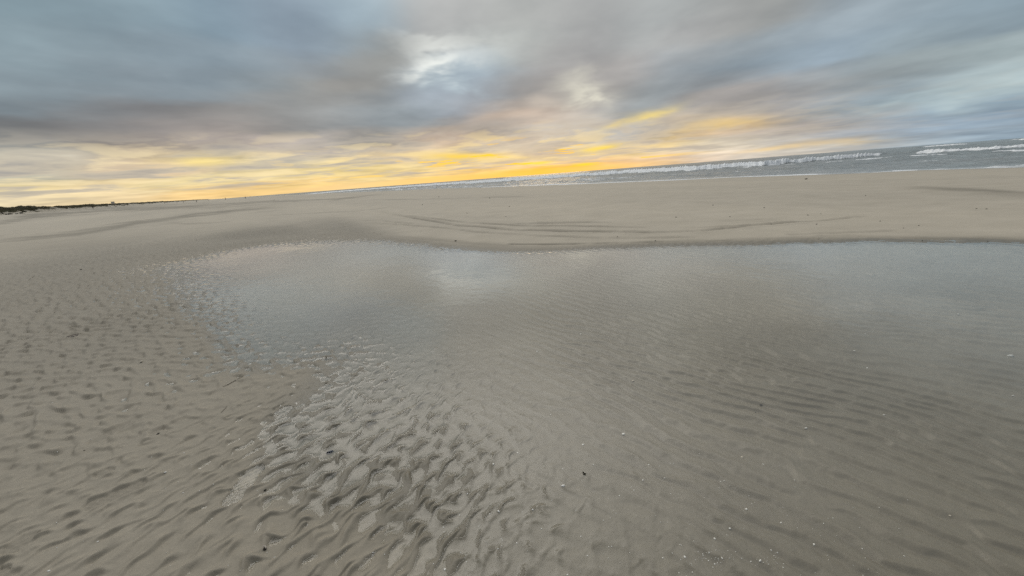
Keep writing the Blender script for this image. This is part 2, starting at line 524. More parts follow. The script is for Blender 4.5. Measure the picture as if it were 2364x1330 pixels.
def terrain(x, y, full=False):
    """height of the sand, its dampness and ripple phase"""
    x = np.asarray(x, float); y = np.asarray(y, float)
    r = np.hypot(x, y)
    near = 1 - smooth01(r, 16, 30)
    sd = np.full(x.shape, 99.)
    q = r < 45
    fb = np.zeros(x.shape)
    fb[q] = samp(T_fbm, x[q] + 3, y[q] + 5)
    sd[q] = pool_sd(x[q], y[q])
    sdw = sd + fb * .05 * smooth01(np.hypot(x, y), 1, 8)
    wt = np.zeros(x.shape); sl = np.zeros(x.shape)
    for a, b, c in SL:
        k = 1 / ((x - a) ** 2 + (y - b) ** 2 + .15) ** 2
        wt += k; sl += k * c
    sl /= wt
    dmax = .05
    h = np.where(sdw > 0, dmax * (1 - np.exp(-np.maximum(sdw, 0) * sl / dmax)), -dmax * (1 - np.exp(np.minimum(sdw, 0) * sl / dmax)))
    ss = shore_sd(x, y)
    b = np.where(ss > 0, SEA + .58 * (1 - np.exp(-np.maximum(ss, 0) / 9)), SEA + np.maximum(ss, -80) * .03)
    b += samp(T_big, x, y) * .03 * smooth01(ss, 4, 30) * smooth01(r, 8, 30)
    wv = smooth01(sd, 1, 12)
    z = h * (1 - wv) + b * wv
    dd = x * d_nrm[0] + y * d_nrm[1] - DP
    z += 1.45 * smooth01(dd, -55, 0)
    z0_ = z.copy()
    # ripples
    wx = fb * .05
    ul, vl = rot(x + wx, y - wx, -28)          # crests run away from the viewer, to the right
    gc = samp(T_cell, ul, vl)
    def scales(Ta, Tb, deg, spread, k):
        out = []
        for T, dg_ in ((Ta, -spread), (Tb, spread)):
            u_, v_ = rot(x + wx, y - wx, deg + dg_)
            p_, a_ = phase(T, u_, v_)
            out.append(saw(p_ + .45 * gc, k) * (.35 + .65 * a_) * np.clip(.85 + .45 * gc, .1, 1.6))
        return np.logaddexp(out[0] * 3, out[1] * 3) / 3 - .38      # one set of lobes laps over the other

    gl = scales(T_left, T_left2, -28, 17, -.5)
    gf = scales(T_far, T_far2, 66, 21, .5)
    ur, vr = rot(x + wx * 1.4, y + wx, 41)
    p_, a_ = phase(T_right, ur, vr)
    gr = saw(p_, .45) * a_
    side = smooth01(x + .15 * (y - 2), -.9, 1.0)            # 0 left of the pool edge, 1 right
    farl = smooth01(r, 2.6, 4.4) * (1 - side)
    wl = (1 - side) * (1 - .8 * farl); wr = .15 + .85 * side
    wr = wr * (1 - .8 * farl)
    mod = np.clip(.95 + .13 * samp(T_fbm, x * .9 + 11, y * .9 + 2), .5, 1.3)
    g = wl * gl * 1.05 + farl * gf * (1.9 + .9 * smooth01(r, 5, 10)) * (1 - .65 * smooth01(-sd, -.1, .9)) + wr * gr * 1.0 + .30 * gc * np.exp(-(sd / .45) ** 2) * (1 - side) * (1 - farl)
    dry = smooth01(sd, 1.2, 3.0) * smooth01(x + .3 * y, 1.0, 3.0)    # the smooth bank beyond the pool
    dry = np.maximum(dry, smooth01(sd, .25, .9) * smooth01(x + .55 * y, 2.2, 4.0))
    mod = mod * (1 - side) + side * (.75 + .25 * mod)
    amp = .0075 * mod * near * (1 - dry) * (1 - .05 * side) * (1 - 1.9 * side * (1 - side))
    amp = amp * (1 - .3 * smooth01(-sd, .6, 2.5) * smooth01(y, 3.0, 6.))
    rip = g * amp
    z += rip
    fine = np.zeros(x.shape)
    k = r < 30
    fine[k] = samp(T_fine, x[k], y[k])
    z += fine * .0011 * near * (1 - .5 * dry)
    z += samp(T_fbm, x * 1.3, y * 1.3 + 7) * .004 * near * smooth01(sd, .1, 1)
    # low swells of the dry bank
    z += samp(T_fbm, x * .35 + 5, y * .6) * .012 * dry * near
    damp = np.zeros(x.shape); damp_shade = np.zeros(x.shape)
    for pts, hw, dep, dm in TRACKS:
        d = pline(pts, x, y)
        hw = hw * .75
        e = np.exp(-(d / hw) ** 2)
        ragged = np.clip(1 + .6 * samp(T_fbm, x * 2, y * 2), .1, 1.6)
        z -= dep * e * ragged * .7
        z += dep * .5 * np.exp(-((d - 2 * hw) / hw) ** 2) * ragged * .7
        damp_shade = np.maximum(damp_shade, .85 * dm * np.exp(-(d / hw / 1.3) ** 2) * ragged)
    z = np.where((dry > .6) & (sd < 30), np.maximum(z, np.minimum(.010, z0_)), z)
    a = np.degrees(np.arctan2(x, y)); lr = np.log(np.maximum(r, .01))
    vis = (np.abs(a) < 75)
    for pts, hw, dm in STREAKS:
        pa = np.array(pts, float)
        g2 = gnd(pa[:, 0], pa[:, 1])
        p_az = np.degrees(np.arctan2(g2[:, 0], g2[:, 1])); p_lr = np.log(np.hypot(g2[:, 0], g2[:, 1]))
        dep_px = np.maximum(np.interp(a, p_az, 1.55 / np.exp(p_lr)), 1e-4)      # depression of the band
        drow = (1.55 / np.maximum(r, .3) - dep_px) * 891 + 2.0 * samp(T_big, x * 3 + 40, y * 3) * min(1, hw / 3)
        sf = 1 + hw * .35
        ends = smooth01(a, p_az.min() - 1.5 * sf, p_az.min() + sf) * (1 - smooth01(a, p_az.max() - sf, p_az.max() + 2. * sf))
        e = np.exp(-(drow / hw) ** 2) * ends
        damp_shade = np.maximum(damp_shade, .78 * dm * e)
    if True:
        wet = 1 - smooth01(sd + .1 * fb, .05, .5)
        damp = np.maximum(damp, 0.5 * wet * near)
        damp_shade = np.maximum(damp_shade, (.32 + .20 * smooth01(r, 3, 7)) * (1 - dry) * near)  # wet left sand, with the shade of its ripples painted into the tone
        damp = np.maximum(damp, .16 * (1 - dry) * near * (1 - smooth01(r, 4, 14) * .3))
    damp = np.maximum(damp, 1 - smooth01(ss + samp(T_big, x * 4, y * 4) * .6, 1, 7))
    # footprints
    k = (r < 7) & (x < 1)
    if k.any():
        X, Y = x[k], y[k]
        dz_ = np.zeros(X.shape)
        for (hx, hy), (tx, ty), hwid, dep, tread in PRINTS:
            hp = gnd(np.array(hx), np.array(hy)); tp = gnd(np.array(tx), np.array(ty))
            L = np.linalg.norm(tp - hp); du = (tp - hp) / L
            uu = (X - hp[0]) * du[0] + (Y - hp[1]) * du[1]
            vv = -(X - hp[0]) * du[1] + (Y - hp[1]) * du[0]
            t = np.clip(uu / L, 0, 1)
            hw2 = hwid * (.78 + .3 * np.sin(t * math.pi * 1.15 + 3.6) ** 2 * (t > .35) - .12 * np.exp(-((t - .42) / .15) ** 2))
            ed = np.hypot(np.maximum(np.abs(vv) - hw2 * np.sqrt(np.clip(1 - np.maximum(0, np.abs(t - .5) - .38) ** 2 / .0164, .05, 1)), 0), np.maximum(np.maximum(-uu, uu - L), 0))
            inn = 1 - smooth01(ed, 0, .014)
            cell = np.sin(uu / .019 * math.pi + 1.1 * np.sin(vv / .03 * math.pi)) * np.cos(vv / .024 * math.pi)
            dz_ += -dep * inn * (.55 + .45 * t) + inn * tread * .0034 * cell
            dz_ += .0035 * np.exp(-((ed - .02) / .012) ** 2) * (ed > 0)
            damp_shade[np.flatnonzero(k)] = np.maximum(damp_shade[np.flatnonzero(k)], .5 * inn)
            z_flat = inn * .6
            rr = rip[k] * z_flat
            dz_ -= rr
        z[k] += dz_
    if not full: return z
    return z, np.clip(damp, 0, 1), np.clip(-g * .5, -1, 1), sd, dry, np.clip(damp_shade, 0, 1)


def ground_z(x, y):
    return float(terrain(np.array([float(x)]), np.array([float(y)]))[0])


# ------------------------------------------------------------------ sand
def sand_nodes(n, b):
    P = n.coord('Object')
    damp = n.attr('damp'); tr = n.attr('trough'); uw = n.attr('under'); dry = n.attr('dry')
    px_, py_, pz_ = n.sep(P)
    grain = n.noise(P, 420., 3., .65)
    mott = n.noise(P, 38., 6., .7)
    big = n.noise(P, 1.1, 5., .55)
    along = n.vec('ADD', n.comb(n.math('ADD', n.math('MULTIPLY', px_, .83), n.math('MULTIPLY', py_, .55)), n.math('SUBTRACT', n.math('MULTIPLY', py_, .12), n.math('MULTIPLY', px_, .08)), 0.), (3., 1., 0.))
    band = n.noise(along, .11, 6., .62)
    dryc = n.mix(n.rng(big, .3, .7), (.457, .404, .318), (.520, .461, .368))
    dryc = n.mix(1., dryc, n.mix(n.rng(band, .3, .7), (.88, .88, .89), (1.08, 1.07, 1.06)), 'MULTIPLY')
    wetc = n.mix(n.rng(big, .3, .7), (.142, .120, .079), (.178, .152, .103))
    d2 = n.math('ADD', damp, n.math('MULTIPLY', n.math('SUBTRACT', mott, .5), .18), clamp=True)
    col = n.mix(n.rng(d2, 0., .55), dryc, wetc)
    col = n.mix(n.math('MULTIPLY', uw, n.attr('far_light')), col, n.mix(n.rng(big, .3, .7), (.415, .368, .288), (.475, .425, .335)))  # pool bed paler with distance: a brightness falloff put into its colour
    col = n.mix(n.math('MULTIPLY', n.rng(n.attr('damp_shade'), .0, 1., 0., .9), n.math('SUBTRACT', 1., n.math('MULTIPLY', uw, .8))), col, (.122, .105, .076))
    col = n.mix(1., col, n.mix(n.rng(grain, .25, .75), (.80, .80, .79), (1.2, 1.2, 1.2)), 'MULTIPLY')
    col = n.mix(1., col, n.mix(n.rng(mott, .3, .7), (.87, .87, .865), (1.12, 1.12, 1.12)), 'MULTIPLY')
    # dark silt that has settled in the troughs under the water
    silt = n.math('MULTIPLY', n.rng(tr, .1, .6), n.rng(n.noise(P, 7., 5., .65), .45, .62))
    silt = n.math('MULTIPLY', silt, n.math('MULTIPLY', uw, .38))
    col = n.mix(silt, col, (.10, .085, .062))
    n.put(b.inputs['Base Color'], col)
    n.put(b.inputs['Roughness'], n.rng(d2, 0., .6, .75, .34))
    n.put(b.inputs['Specular IOR Level'], n.rng(d2, 0., .6, .25, .6))
    n.put(b.inputs['Normal'], n.bump(n.math('ADD', n.math('MULTIPLY', grain, .6), n.noise(P, 110., 4., .6)), .5, .0022))


M_sand = mat('sand', (.3, .26, .2), build=sand_nodes)


def ratio(a, b, q):
    n = int(math.ceil(math.log(b / a) / q))
    return a * np.exp(np.linspace(0, math.log(b / a), n + 1))[:-1]


RR = np.concatenate([ratio(.05, .8, .02), ratio(.8, 3.5, .0026), ratio(3.5, 8, .0045), ratio(8, 20, .007), ratio(20, 9000, .015), [9000.]])
AA = np.radians(np.concatenate([np.linspace(-72, 72, 1201)[:-1], np.linspace(72, 288, 109)[:-1]]))
nr, na = len(RR), len(AA)
gx = (RR[:, None] * np.sin(AA)[None]).ravel(); gy = (RR[:, None] * np.cos(AA)[None]).ravel()
gz, damp, trough, psd, dryv, damp_shade_v = terrain(gx, gy, True)
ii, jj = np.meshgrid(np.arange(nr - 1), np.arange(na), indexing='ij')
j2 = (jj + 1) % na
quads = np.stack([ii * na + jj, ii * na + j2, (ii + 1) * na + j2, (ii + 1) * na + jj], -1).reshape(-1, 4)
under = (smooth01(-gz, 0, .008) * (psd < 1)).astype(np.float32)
sand = npmesh('sand', np.stack([gx, gy, gz], 1), quads, M_sand, dict(damp=damp, trough=trough, under=under, dry=dryv, damp_shade=damp_shade_v, far_light=smooth01(np.hypot(gx, gy) + .5 * np.clip(samp(T_fbm, gx, gy), -2, 2), 3.2, 8.5)))
bmx = bmesh.new()
tag(sand, 'rippled beige beach sand', None, None, 'structure')
del sand['label']
bmx.free()

# ------------------------------------------------------------------ the pool: a film of water that climbs a little at its edges
keep = (psd < 1.6) & (gz < .0035) & (np.hypot(gx, gy) < 22)
depth = -gz
wz = .0042 * np.exp(-np.maximum(depth, -.0015) / .0030)
wz += .00035 * samp(T_fine, gx * .8, gy * .8)
fk = keep[quads].any(1) & (psd[quads] < 1.8).all(1)
wq = quads[fk]
used, inv = np.unique(wq.ravel(), return_inverse=True)
wq = inv.reshape(-1, 4)
wco = np.stack([gx[used], gy[used], np.where(depth[used] < -.0015, np.minimum(.0065, gz[used] - .0015), wz[used])], 1)


def water_nodes(n, b):
    nt = n.nt
    P = n.coord('Object')
    x_, y_, z_ = n.sep(P)
    rp = n.comb(n.math('ADD', n.math('MULTIPLY', x_, .75), n.math('MULTIPLY', y_, .66)), n.math('MULTIPLY', n.math('SUBTRACT', n.math('MULTIPLY', y_, .75), n.math('MULTIPLY', x_, .66)), .35), 0.)
    hgt = n.math('ADD', n.math('MULTIPLY', n.noise(rp, 9., 3., .5), .7), n.math('MULTIPLY', n.noise(P, 30., 2., .5), .10))
    calm = n.rng(n.noise(P, .5, 3.), .4, .65, .35, 1.)
    nm = n.bump(n.math('MULTIPLY', hgt, calm), .35, .012)
    inc = n.n.new('ShaderNodeNewGeometry').outputs['Incoming']
    cs = n.math('ABSOLUTE', n.vec('DOT_PRODUCT', inc, nm))
    fres = n.math('ADD', n.math('MULTIPLY', n.math('POWER', n.math('SUBTRACT', 1., cs, clamp=True), 4.6), .965), .035)
    gl = n.n.new('ShaderNodeBsdfGlossy'); gl.inputs['Roughness'].default_value = .03
    gl.inputs['Color'].default_value = (1, 1, 1, 1)
    n.put(gl.inputs['Normal'], nm)
    tr = n.n.new('ShaderNodeBsdfTransparent'); tr.inputs[0].default_value = (.985, .98, .955, 1)
    mx = n.n.new('ShaderNodeMixShader')
    n.put(mx.inputs[0], fres); n.l.new(tr.outputs[0], mx.inputs[1]); n.l.new(gl.outputs[0], mx.inputs[2])
    out = nt.nodes['Material Output']
    n.n.remove(b)
    n.l.new(mx.outputs[0], out.inputs[0])


M_water = mat('pool_water', (1, 1, 1), build=water_nodes)
pool = npmesh('water', wco, wq, M_water)
tag(pool, kind='structure')

# ------------------------------------------------------------------ the sea
s_a = np.radians(np.concatenate([np.linspace(-33.4, 58, 1143), np.linspace(58.5, 130, 120)]))
ratio_r = np.concatenate([np.exp(np.linspace(-.10, 2.6, 270)), np.exp(np.linspace(2.6, 6.6, 70))[1:]])
s_rs = np.exp(np.interp(np.degrees(s_a), sh_az, np.log(sh_r)))
Rm = np.minimum(s_rs[None] * ratio_r[:, None], 30000 + 0 * s_rs[None])
Am = np.broadcast_to(s_a[None], Rm.shape)
sx = Rm * np.sin(Am); sy = Rm * np.cos(Am)
adeg = np.degrees(Am)
off = Rm - s_rs[None]


def sealine(lo, hi):
    """near edge and top of a band of white water, as seen from the beach -> azimuths, distances, heights"""
    lo = np.array(lo, float)
    g = gnd(lo[:, 0], lo[:, 1], SEA)
    a = np.degrees(np.arctan2(g[:, 0], g[:, 1])); r = np.hypot(g[:, 0], g[:, 1])
    depth_ = r * np.cos(np.radians(a)) / math.cos(PITCH)
    return a, r, lo[:, 2] / F * depth_


LINES = [  # (x, y of the near edge, height in the photo's pixels), foam, breadth behind the front
 ([(676,451.5,1.2),(828,440,2.5),(981,430,4),(1100,423,5),(1200,417,6.5),(1300,410.5,6),(1450,400,7),(1600,394.5,10),(1700,387.5,10),(1764,383.5,11),(1840,376.5,9),(1980,364,8),(2040,358.5,5)], 1., .16),
 ([(2110,356,3),(2140,354,7),(2180,352,8),(2220,349.5,5),(2290,346,7),(2364,341,7)], 1., .16),
 ([(1897,377,1.5),(1981,370,2),(2121,361,2),(2250,354,2),(2364,349,2.5)], .8, .04),
 ([(1700,389,1.),(1770,383,1.5),(1840,378,1.)], .7, .03),
 ([(2125,341,1.5),(2150,339,2.2),(2200,335.5,2.5),(2240,332.5,1.)], .9, .10),
 ([(2318,326.5,1.),(2335,325,2),(2364,323.5,3)], .9, .12),
 ([(800,446.8,.6),(879,445.6,1.5),(1006,440.5,1.5),(1184,429.3,1.5),(1300,426,2),(1371,424,2),(1476,419.5,2),(1595,415,2),(1726,408.5,2.),(1888,403.5,2),(1893,403.3,.2)], .9, .035),
 ([(2040,397.5,.5),(2055,396.6,3.),(2100,394,3.2),(2140,391.5,2.)], 1., .05),
 ([(2320,385.5,1.),(2330,384.8,3),(2364,382,3)], 1., .05),
 ([(900,438,.8),(1000,433,1.),(1100,429.5,1.2),(1250,419.5,1.3),(1350,413.5,1.5),(1420,410.,1.)], .55, .03),
 ([(1250,424.,.8),(1380,415.5,1.2),(1500,407,1.2),(1560,404,.8)], .45, .02),
 ([(720,449.2,.5),(850,442,1.),(1000,435,1.),(1120,431,.6)], .5, .03),
 ([(560,457.2,.6),(600,454.6,1.2),(650,452.,1.)], .9, .12),
 ([(1400,414,.3),(1500,406,.8),(1700,396,.8),(1900,385.5,.9),(2100,375,.9),(2364,362,1.)], .42, .03),
 ([(1500,411,.3),(1650,404.5,.7),(1800,398,.8),(2000,389,.8),(2200,379.5,.8),(2364,372,.8)], .36, .03),
 ([(1250,411,.3),(1400,398,.8),(1550,388,.8),(1700,377,.8),(1850,364,.7)], .40, .05),
 ([(1960,356,.3),(2100,347,.8),(2250,338,.8),(2364,332,.8)], .34, .06),
 ([(1900,343.8,.3),(1925,342.3,1.3),(1950,341,.3)], .7, .05),
]
DARK = [  # unbroken dark faces of the next waves
 ([(2030,358.5,.5),(2060,357,4),(2100,354.5,5.5),(2125,352.5,4)], .05),
 ([(2060,345.5,.5),(2090,344,2.),(2130,341.5,2.)], .06),
 ([(2195,349,.5),(2215,347.5,3.),(2235,346,1.)], .05),
 ([(2278,387.5,.5),(2300,386,3.5),(2326,384.5,4)], .03),
 ([(2150,392,.5),(2170,391,2.),(2200,389,1.5)], .02),
 ([(1900,404.2,.5),(1915,403.5,2.),(1932,402.6,.5)], .02),
 ([(1945,402,.5),(1962,401,2.5),(1978,400,.5)], .02),
 ([(1988,399.5,.5),(2000,398.8,2.),(2008,398.2,.5)], .02),
 ([(1520,388.5,.3),(1555,386.8,2.5),(1590,384.6,.5)], .04),
 ([(1530,411.5,.3),(1550,410.5,2.5),(1568,409.3,.5)], .02),
 ([(2300,327,.5),(2340,325.,1.5),(2364,323.,1.5)], .05),
 ([(1795,401.5,.3),(1805,401,1.8),(1830,399.8,.5)], .02),
]
rs = np.random.default_rng(11)
sz = np.zeros(Rm.shape)
for k in range(46):       # wind chop, crests mostly along the coast
    lam = 1.1 * (14 ** rs.random())
    th = rad(57) + rs.normal() * .5
    sz += .010 * lam ** .75 * np.sin((sx * math.sin(th) + sy * math.cos(th)) * 2 * math.pi / lam + rs.random() * 7) * np.exp(-Rm * .0) * smooth01(off, 0, 12) * .55
foam = np.zeros(Rm.shape)
wob = np.zeros(Rm.shape)
for k in range(14):
    wob += np.sin(adeg * (1.3 + 9 * rs.random()) * 1.0 + rs.random() * 7) / 14
for k, (pts, fm, brd) in enumerate(LINES):
    a, r_, hh = sealine(pts, None)
    rl = np.exp(np.interp(adeg, a, np.log(r_))) * (1 + .01 * wob)
    hl = np.interp(adeg, a, hh) * (.45 if brd in (.035, .05) else 1)
    sf = 1.6 if r_[0] < 60 else .5
    ends = smooth01(adeg, a[0] - .3, a[0] + sf) * (1 - smooth01(adeg, a[-1] - sf, a[-1] + .3)) if a[-1] < 52 else smooth01(adeg, a[0] - .3, a[0] + sf)
    lum = np.zeros(Rm.shape)
    for q in range(10):
        lum += np.sin(adeg * (3 + 26 * rs.random()) + rs.random() * 7) / 10
    t = (Rm - rl) / rl
    prof = smooth01(t, -.012, .012) * np.exp(-np.maximum(t - .012, 0) / brd * 1.6)
    sz += hl * prof * ends * (1 + .45 * lum)
    fb_ = smooth01(t, -.014, -.002) * (1 - smooth01(t, brd * .55, brd)) * (1 + .3 * lum)
    foam = np.maximum(foam, fm * fb_ * ends)
for pts, brd in DARK:
    a, r_, hh = sealine(pts, None)
    rl = np.exp(np.interp(adeg, a, np.log(r_)))
    hl = np.interp(adeg, a, hh)
    ends = smooth01(adeg, a[0] - .3, a[0] + .3) * (1 - smooth01(adeg, a[-1] - .3, a[-1] + .3)) if a[-1] < 52 else smooth01(adeg, a[0] - .3, a[0] + .3)
    t = (Rm - rl) / rl
    prof = smooth01(t, -.014, .014) * np.exp(-np.maximum(t - .014, 0) / brd)
    sz += hl * prof * ends
    foam *= 1 - .95 * ends * smooth01(t, -.03, -.012) * (1 - smooth01(t, .0, .03))
foam = np.maximum(foam, .52 * (1 - smooth01(off, 1.0, 6.)))     # swash
streak = .42 * np.exp(-((np.log(off.clip(1e-3)) - 3.) / .9) ** 2) * (1 - smooth01(adeg, 12, 34))
foam = np.maximum(foam, streak)
foam = np.maximum(foam, .22 * np.exp(-((off - 25) / 40) ** 2))
sz = SEA + sz - .25 * (1 - smooth01(off, -4, 0)) 
NR, NA = Rm.shape
ii, jj = np.meshgrid(np.arange(NR - 1), np.arange(NA - 1), indexing='ij')
sq = np.stack([ii * NA + jj, (ii + 1) * NA + jj, (ii + 1) * NA + jj + 1, ii * NA + jj + 1], -1).reshape(-1, 4)[:, ::-1]


def sea_nodes(n, b):
    P = n.coord('Object')
    x_, y_, z_ = n.sep(P)
    al = n.comb(n.math('ADD', n.math('MULTIPLY', x_, .84), n.math('MULTIPLY', y_, .545)), n.math('MULTIPLY', n.math('SUBTRACT', n.math('MULTIPLY', y_, .84), n.math('MULTIPLY', x_, .545)), .3), 0.)
    ch = n.noise(al, 1.3, 5., .62)
    big = n.noise(al, .12, 4., .5)
    f = n.attr('foam')
    fn = n.noise(al, 1.1, 6., .68)
    fn2 = n.noise(al, .25, 4., .6)
    fnn = n.math('ADD', n.math('MULTIPLY', fn, .6), n.math('MULTIPLY', fn2, .4))
    fm = n.rng(n.math('ADD', n.math('MULTIPLY', f, .58), fnn), .74, .90, 0., 1., True)
    col = n.mix(n.rng(big, .35, .65), (.13, .15, .145), (.22, .235, .225))
    col = n.mix(n.math('MULTIPLY', n.attr('surf'), n.rng(fn2, .3, .7, .35, .9)), col, (.40, .415, .405))
    col = n.mix(fm, col, n.mix(n.rng(fn, .35, .65), (.84, .86, .87), (.95, .96, .96)))
    n.put(b.inputs['Base Color'], col)
    n.put(b.inputs['Roughness'], n.rng(fm, 0., 1., .22, .8))
    b.inputs['IOR'].default_value = 1.33
    n.put(b.inputs['Normal'], n.bump(ch, 1., .6))


M_sea = mat('sea', (.06, .08, .08), build=sea_nodes)
sea = npmesh('sea', np.stack([sx.ravel(), sy.ravel(), sz.ravel()], 1), sq, M_sea, dict(foam=foam.ravel(), surf=np.exp(-np.maximum(off, 0) / 45).ravel()))
tag(sea, kind='structure')

# ------------------------------------------------------------------ the dunes along the coast
T_d = field(1024, 512., fbm_spec(.02, 1.75), 21)
T_d2 = field(512, 64., fbm_spec(.05, 1.5), 22)
d_t = np.concatenate([np.linspace(60, 500, 520), 500 * np.exp(np.linspace(0, math.log(8), 240))[1:]])
d_u = np.concatenate([np.linspace(-6, 30, 70), np.linspace(32, 90, 20)])


def dune_h(t, u):
    n1 = samp(T_d, t, u * 1.6 + 40); n2 = samp(T_d2, t, u)
    top = 4.3 + .40 * n1 * smooth01(u, 4, 20) + .10 * n2
    top = top * (1 - .25 * smooth01(t, 260, 420))
    front = smooth01(u + 3.0 * samp(T_d, t * 1.7, u * .3 + 90), 0, 17)
    return 1.42 + top * front + .22 * n2 * front + -.6 * (1 - smooth01(u, -6, -1))


TT, UU = np.meshgrid(d_t, d_u, indexing='ij')
dz_ = dune_h(TT, UU)
dxy = TT[..., None] * d_dir + (DP + UU)[..., None] * d_nrm
veg = smooth01(dz_ + .55 * samp(T_d2, TT * 1.3, UU * 1.3 + 9) + .5 * samp(T_d, TT * 2, UU * 2), 2.5, 3.2)
nt_, nu_ = TT.shape
ii, jj = np.meshgrid(np.arange(nt_ - 1), np.arange(nu_ - 1), indexing='ij')
dq = np.stack([ii * nu_ + jj, (ii + 1) * nu_ + jj, (ii + 1) * nu_ + jj + 1, ii * nu_ + jj + 1], -1).reshape(-1, 4)


def dune_nodes(n, b):
    P = n.coord('Object')
    v = n.attr('veg')
    nz = n.noise(P, .35, 6., .65)
    g = n.mix(n.rng(nz, .35, .65), (.028, .03, .016), (.075, .062, .034))
    s = n.mix(n.rng(n.noise(P, .8, 5.), .35, .65), (.42, .37, .29), (.52, .47, .385))
    n.put(b.inputs['Base Color'], n.mix(n.rng(n.math('ADD', v, n.math('MULTIPLY', n.math('SUBTRACT', nz, .5), .7)), .4, .6), s, g))
    b.inputs['Roughness'].default_value = .9
    b.inputs['Specular IOR Level'].default_value = .1
    n.put(b.inputs['Normal'], n.bump(n.noise(P, 1.5, 6., .7), 1., .5))


M_dune = mat('dune', (.1, .09, .05), build=dune_nodes)
dunes = npmesh('dunes', np.concatenate([dxy, dz_[..., None]], -1).reshape(-1, 3), dq, M_dune, dict(veg=veg.ravel()))
tag(dunes, kind='structure')


def leaf_nodes(lo, hi):
    def f(n, b):
        P = n.coord('Object')
        n.put(b.inputs['Base Color'], n.mix(n.rng(n.noise(P, 2., 4.), .35, .65), lo, hi))
        b.inputs['Roughness'].default_value = .8
        b.inputs['Specular IOR Level'].default_value = .15
    return f


M_grass = mat('marram_grass', (.06, .055, .03), build=leaf_nodes((.030, .033, .016), (.085, .072, .038)))
M_shrub = mat('shrub_leaf', (.03, .03, .02), build=leaf_nodes((.012, .016, .010), (.045, .042, .026)))
M_twig = mat('twig', (.05, .04, .03), .8, .2, leaf_nodes((.03, .022, .015), (.075, .058, .04)))

rg = np.random.default_rng(31)
N = 9000
t_ = 180 + 420 * rg.random(N) ** 1.3; u_ = 2 + 26 * rg.random(N)
hz = dune_h(t_, u_)
ok = (hz + .5 * rg.standard_normal(N)) > 3.4
t_, u_, hz = t_[ok], u_[ok], hz[ok]
base = np.concatenate([t_[:, None] * d_dir + (DP + u_)[:, None] * d_nrm, hz[:, None]], 1)
vs, qs = [], []
cnt = 0
for k in range(7):
    a = rg.random(len(base)) * 2 * math.pi
    L = .15 + .2 * rg.random(len(base)); wdt = .05 + .05 * rg.random(len(base))
    sp = .25 + .35 * rg.random(len(base))
    o = np.stack([np.cos(a), np.sin(a), 0 * a], 1); p = np.stack([-np.sin(a), np.cos(a), 0 * a], 1)
    b0 = base + o * .12
    tip = b0 + o * (L * sp)[:, None] + np.array([0, 0, 1]) * L[:, None]
    v = np.stack([b0 - p * wdt[:, None] - [0, 0, .1], b0 + p * wdt[:, None] - [0, 0, .1], tip], 1).reshape(-1, 3)
    vs.append(v); qs.append(np.arange(len(v)).reshape(-1, 3) + cnt); cnt += len(v)
dg = npmesh('dune_grass', np.vstack(vs), np.vstack(qs), M_grass, smooth=False)
tag(dg, 'dark marram grass covering the low dunes along the left horizon', 'grass', None, 'stuff')


# ------------------------------------------------------------------ small-object helpers
def link(name, bm, material, parent=None, smooth=True):
    me = bpy.data.meshes.new(name)
    bm.normal_update()
    bm.to_mesh(me)
    bm.free()
    for p in me.polygons: p.use_smooth = smooth
    for mm in (material if isinstance(material, (list, tuple)) else [material]): me.materials.append(mm)
    o = bpy.data.objects.new(name, me)
    C.objects.link(o)
    if parent: o.parent = parent
    return o


def empty(name, loc=(0, 0, 0), rz=0.):
    o = bpy.data.objects.new(name, None)
    C.objects.link(o)
    o.location = loc
    o.rotation_euler = (0, 0, rz)
    o.empty_display_size = .05
    return o


def put(px, py, z=0.):
    """the point of the sand under one pixel of the photograph"""
    q = gnd(np.array(float(px)), np.array(float(py)), z)
    for _ in range(3):
        q = gnd(np.array(float(px)), np.array(float(py)), ground_z(q[0], q[1]))
    return float(q[0]), float(q[1]), ground_z(q[0], q[1])


def pdepth(x, y, z):
    return float(np.dot(fwd, np.array([x, y, z - HC])))


def tube(bm, pts, radii, seg=8, cap=True):
    rings = []
    for i, p in enumerate(pts):
        p = Vector(p)
        d = (Vector(pts[min(i + 1, len(pts) - 1)]) - Vector(pts[max(i - 1, 0)])).normalized()
        a = d.orthogonal().normalized(); b = d.cross(a)
        rings.append([bm.verts.new(p + (a * math.cos(t) + b * math.sin(t)) * radii[i]) for t in [2 * math.pi * k / seg for k in range(seg)]])
    for r1, r2 in zip(rings, rings[1:]):
        for k in range(seg):
            bm.faces.new((r1[k], r1[(k + 1) % seg], r2[(k + 1) % seg], r2[k]))
    if cap:
        bm.faces.new(rings[0][::-1]); bm.faces.new(rings[-1])


def box(bm, c, s):
    mt = Matrix.Translation(c) @ Matrix.Diagonal((*s, 1))
    bmesh.ops.create_cube(bm, size=1, matrix=mt)


# ------------------------------------------------------------------ shells, pebbles, twigs
def shell_nodes(c1, c2, ring):
    def f(n, b):
        P = n.coord('Object')
        x_, y_, z_ = n.sep(P)
        rr = n.vec('LENGTH', n.vec('ADD', P, (0., .45, 0.)))
        g = n.math('SINE', n.math('MULTIPLY', n.math('ADD', rr, n.math('MULTIPLY', n.noise(P, 3.), .1)), ring))
        n.put(b.inputs['Base Color'], n.mix(n.rng(g, -1., 1.), c1, c2))
        b.inputs['Roughness'].default_value = .45
    return f


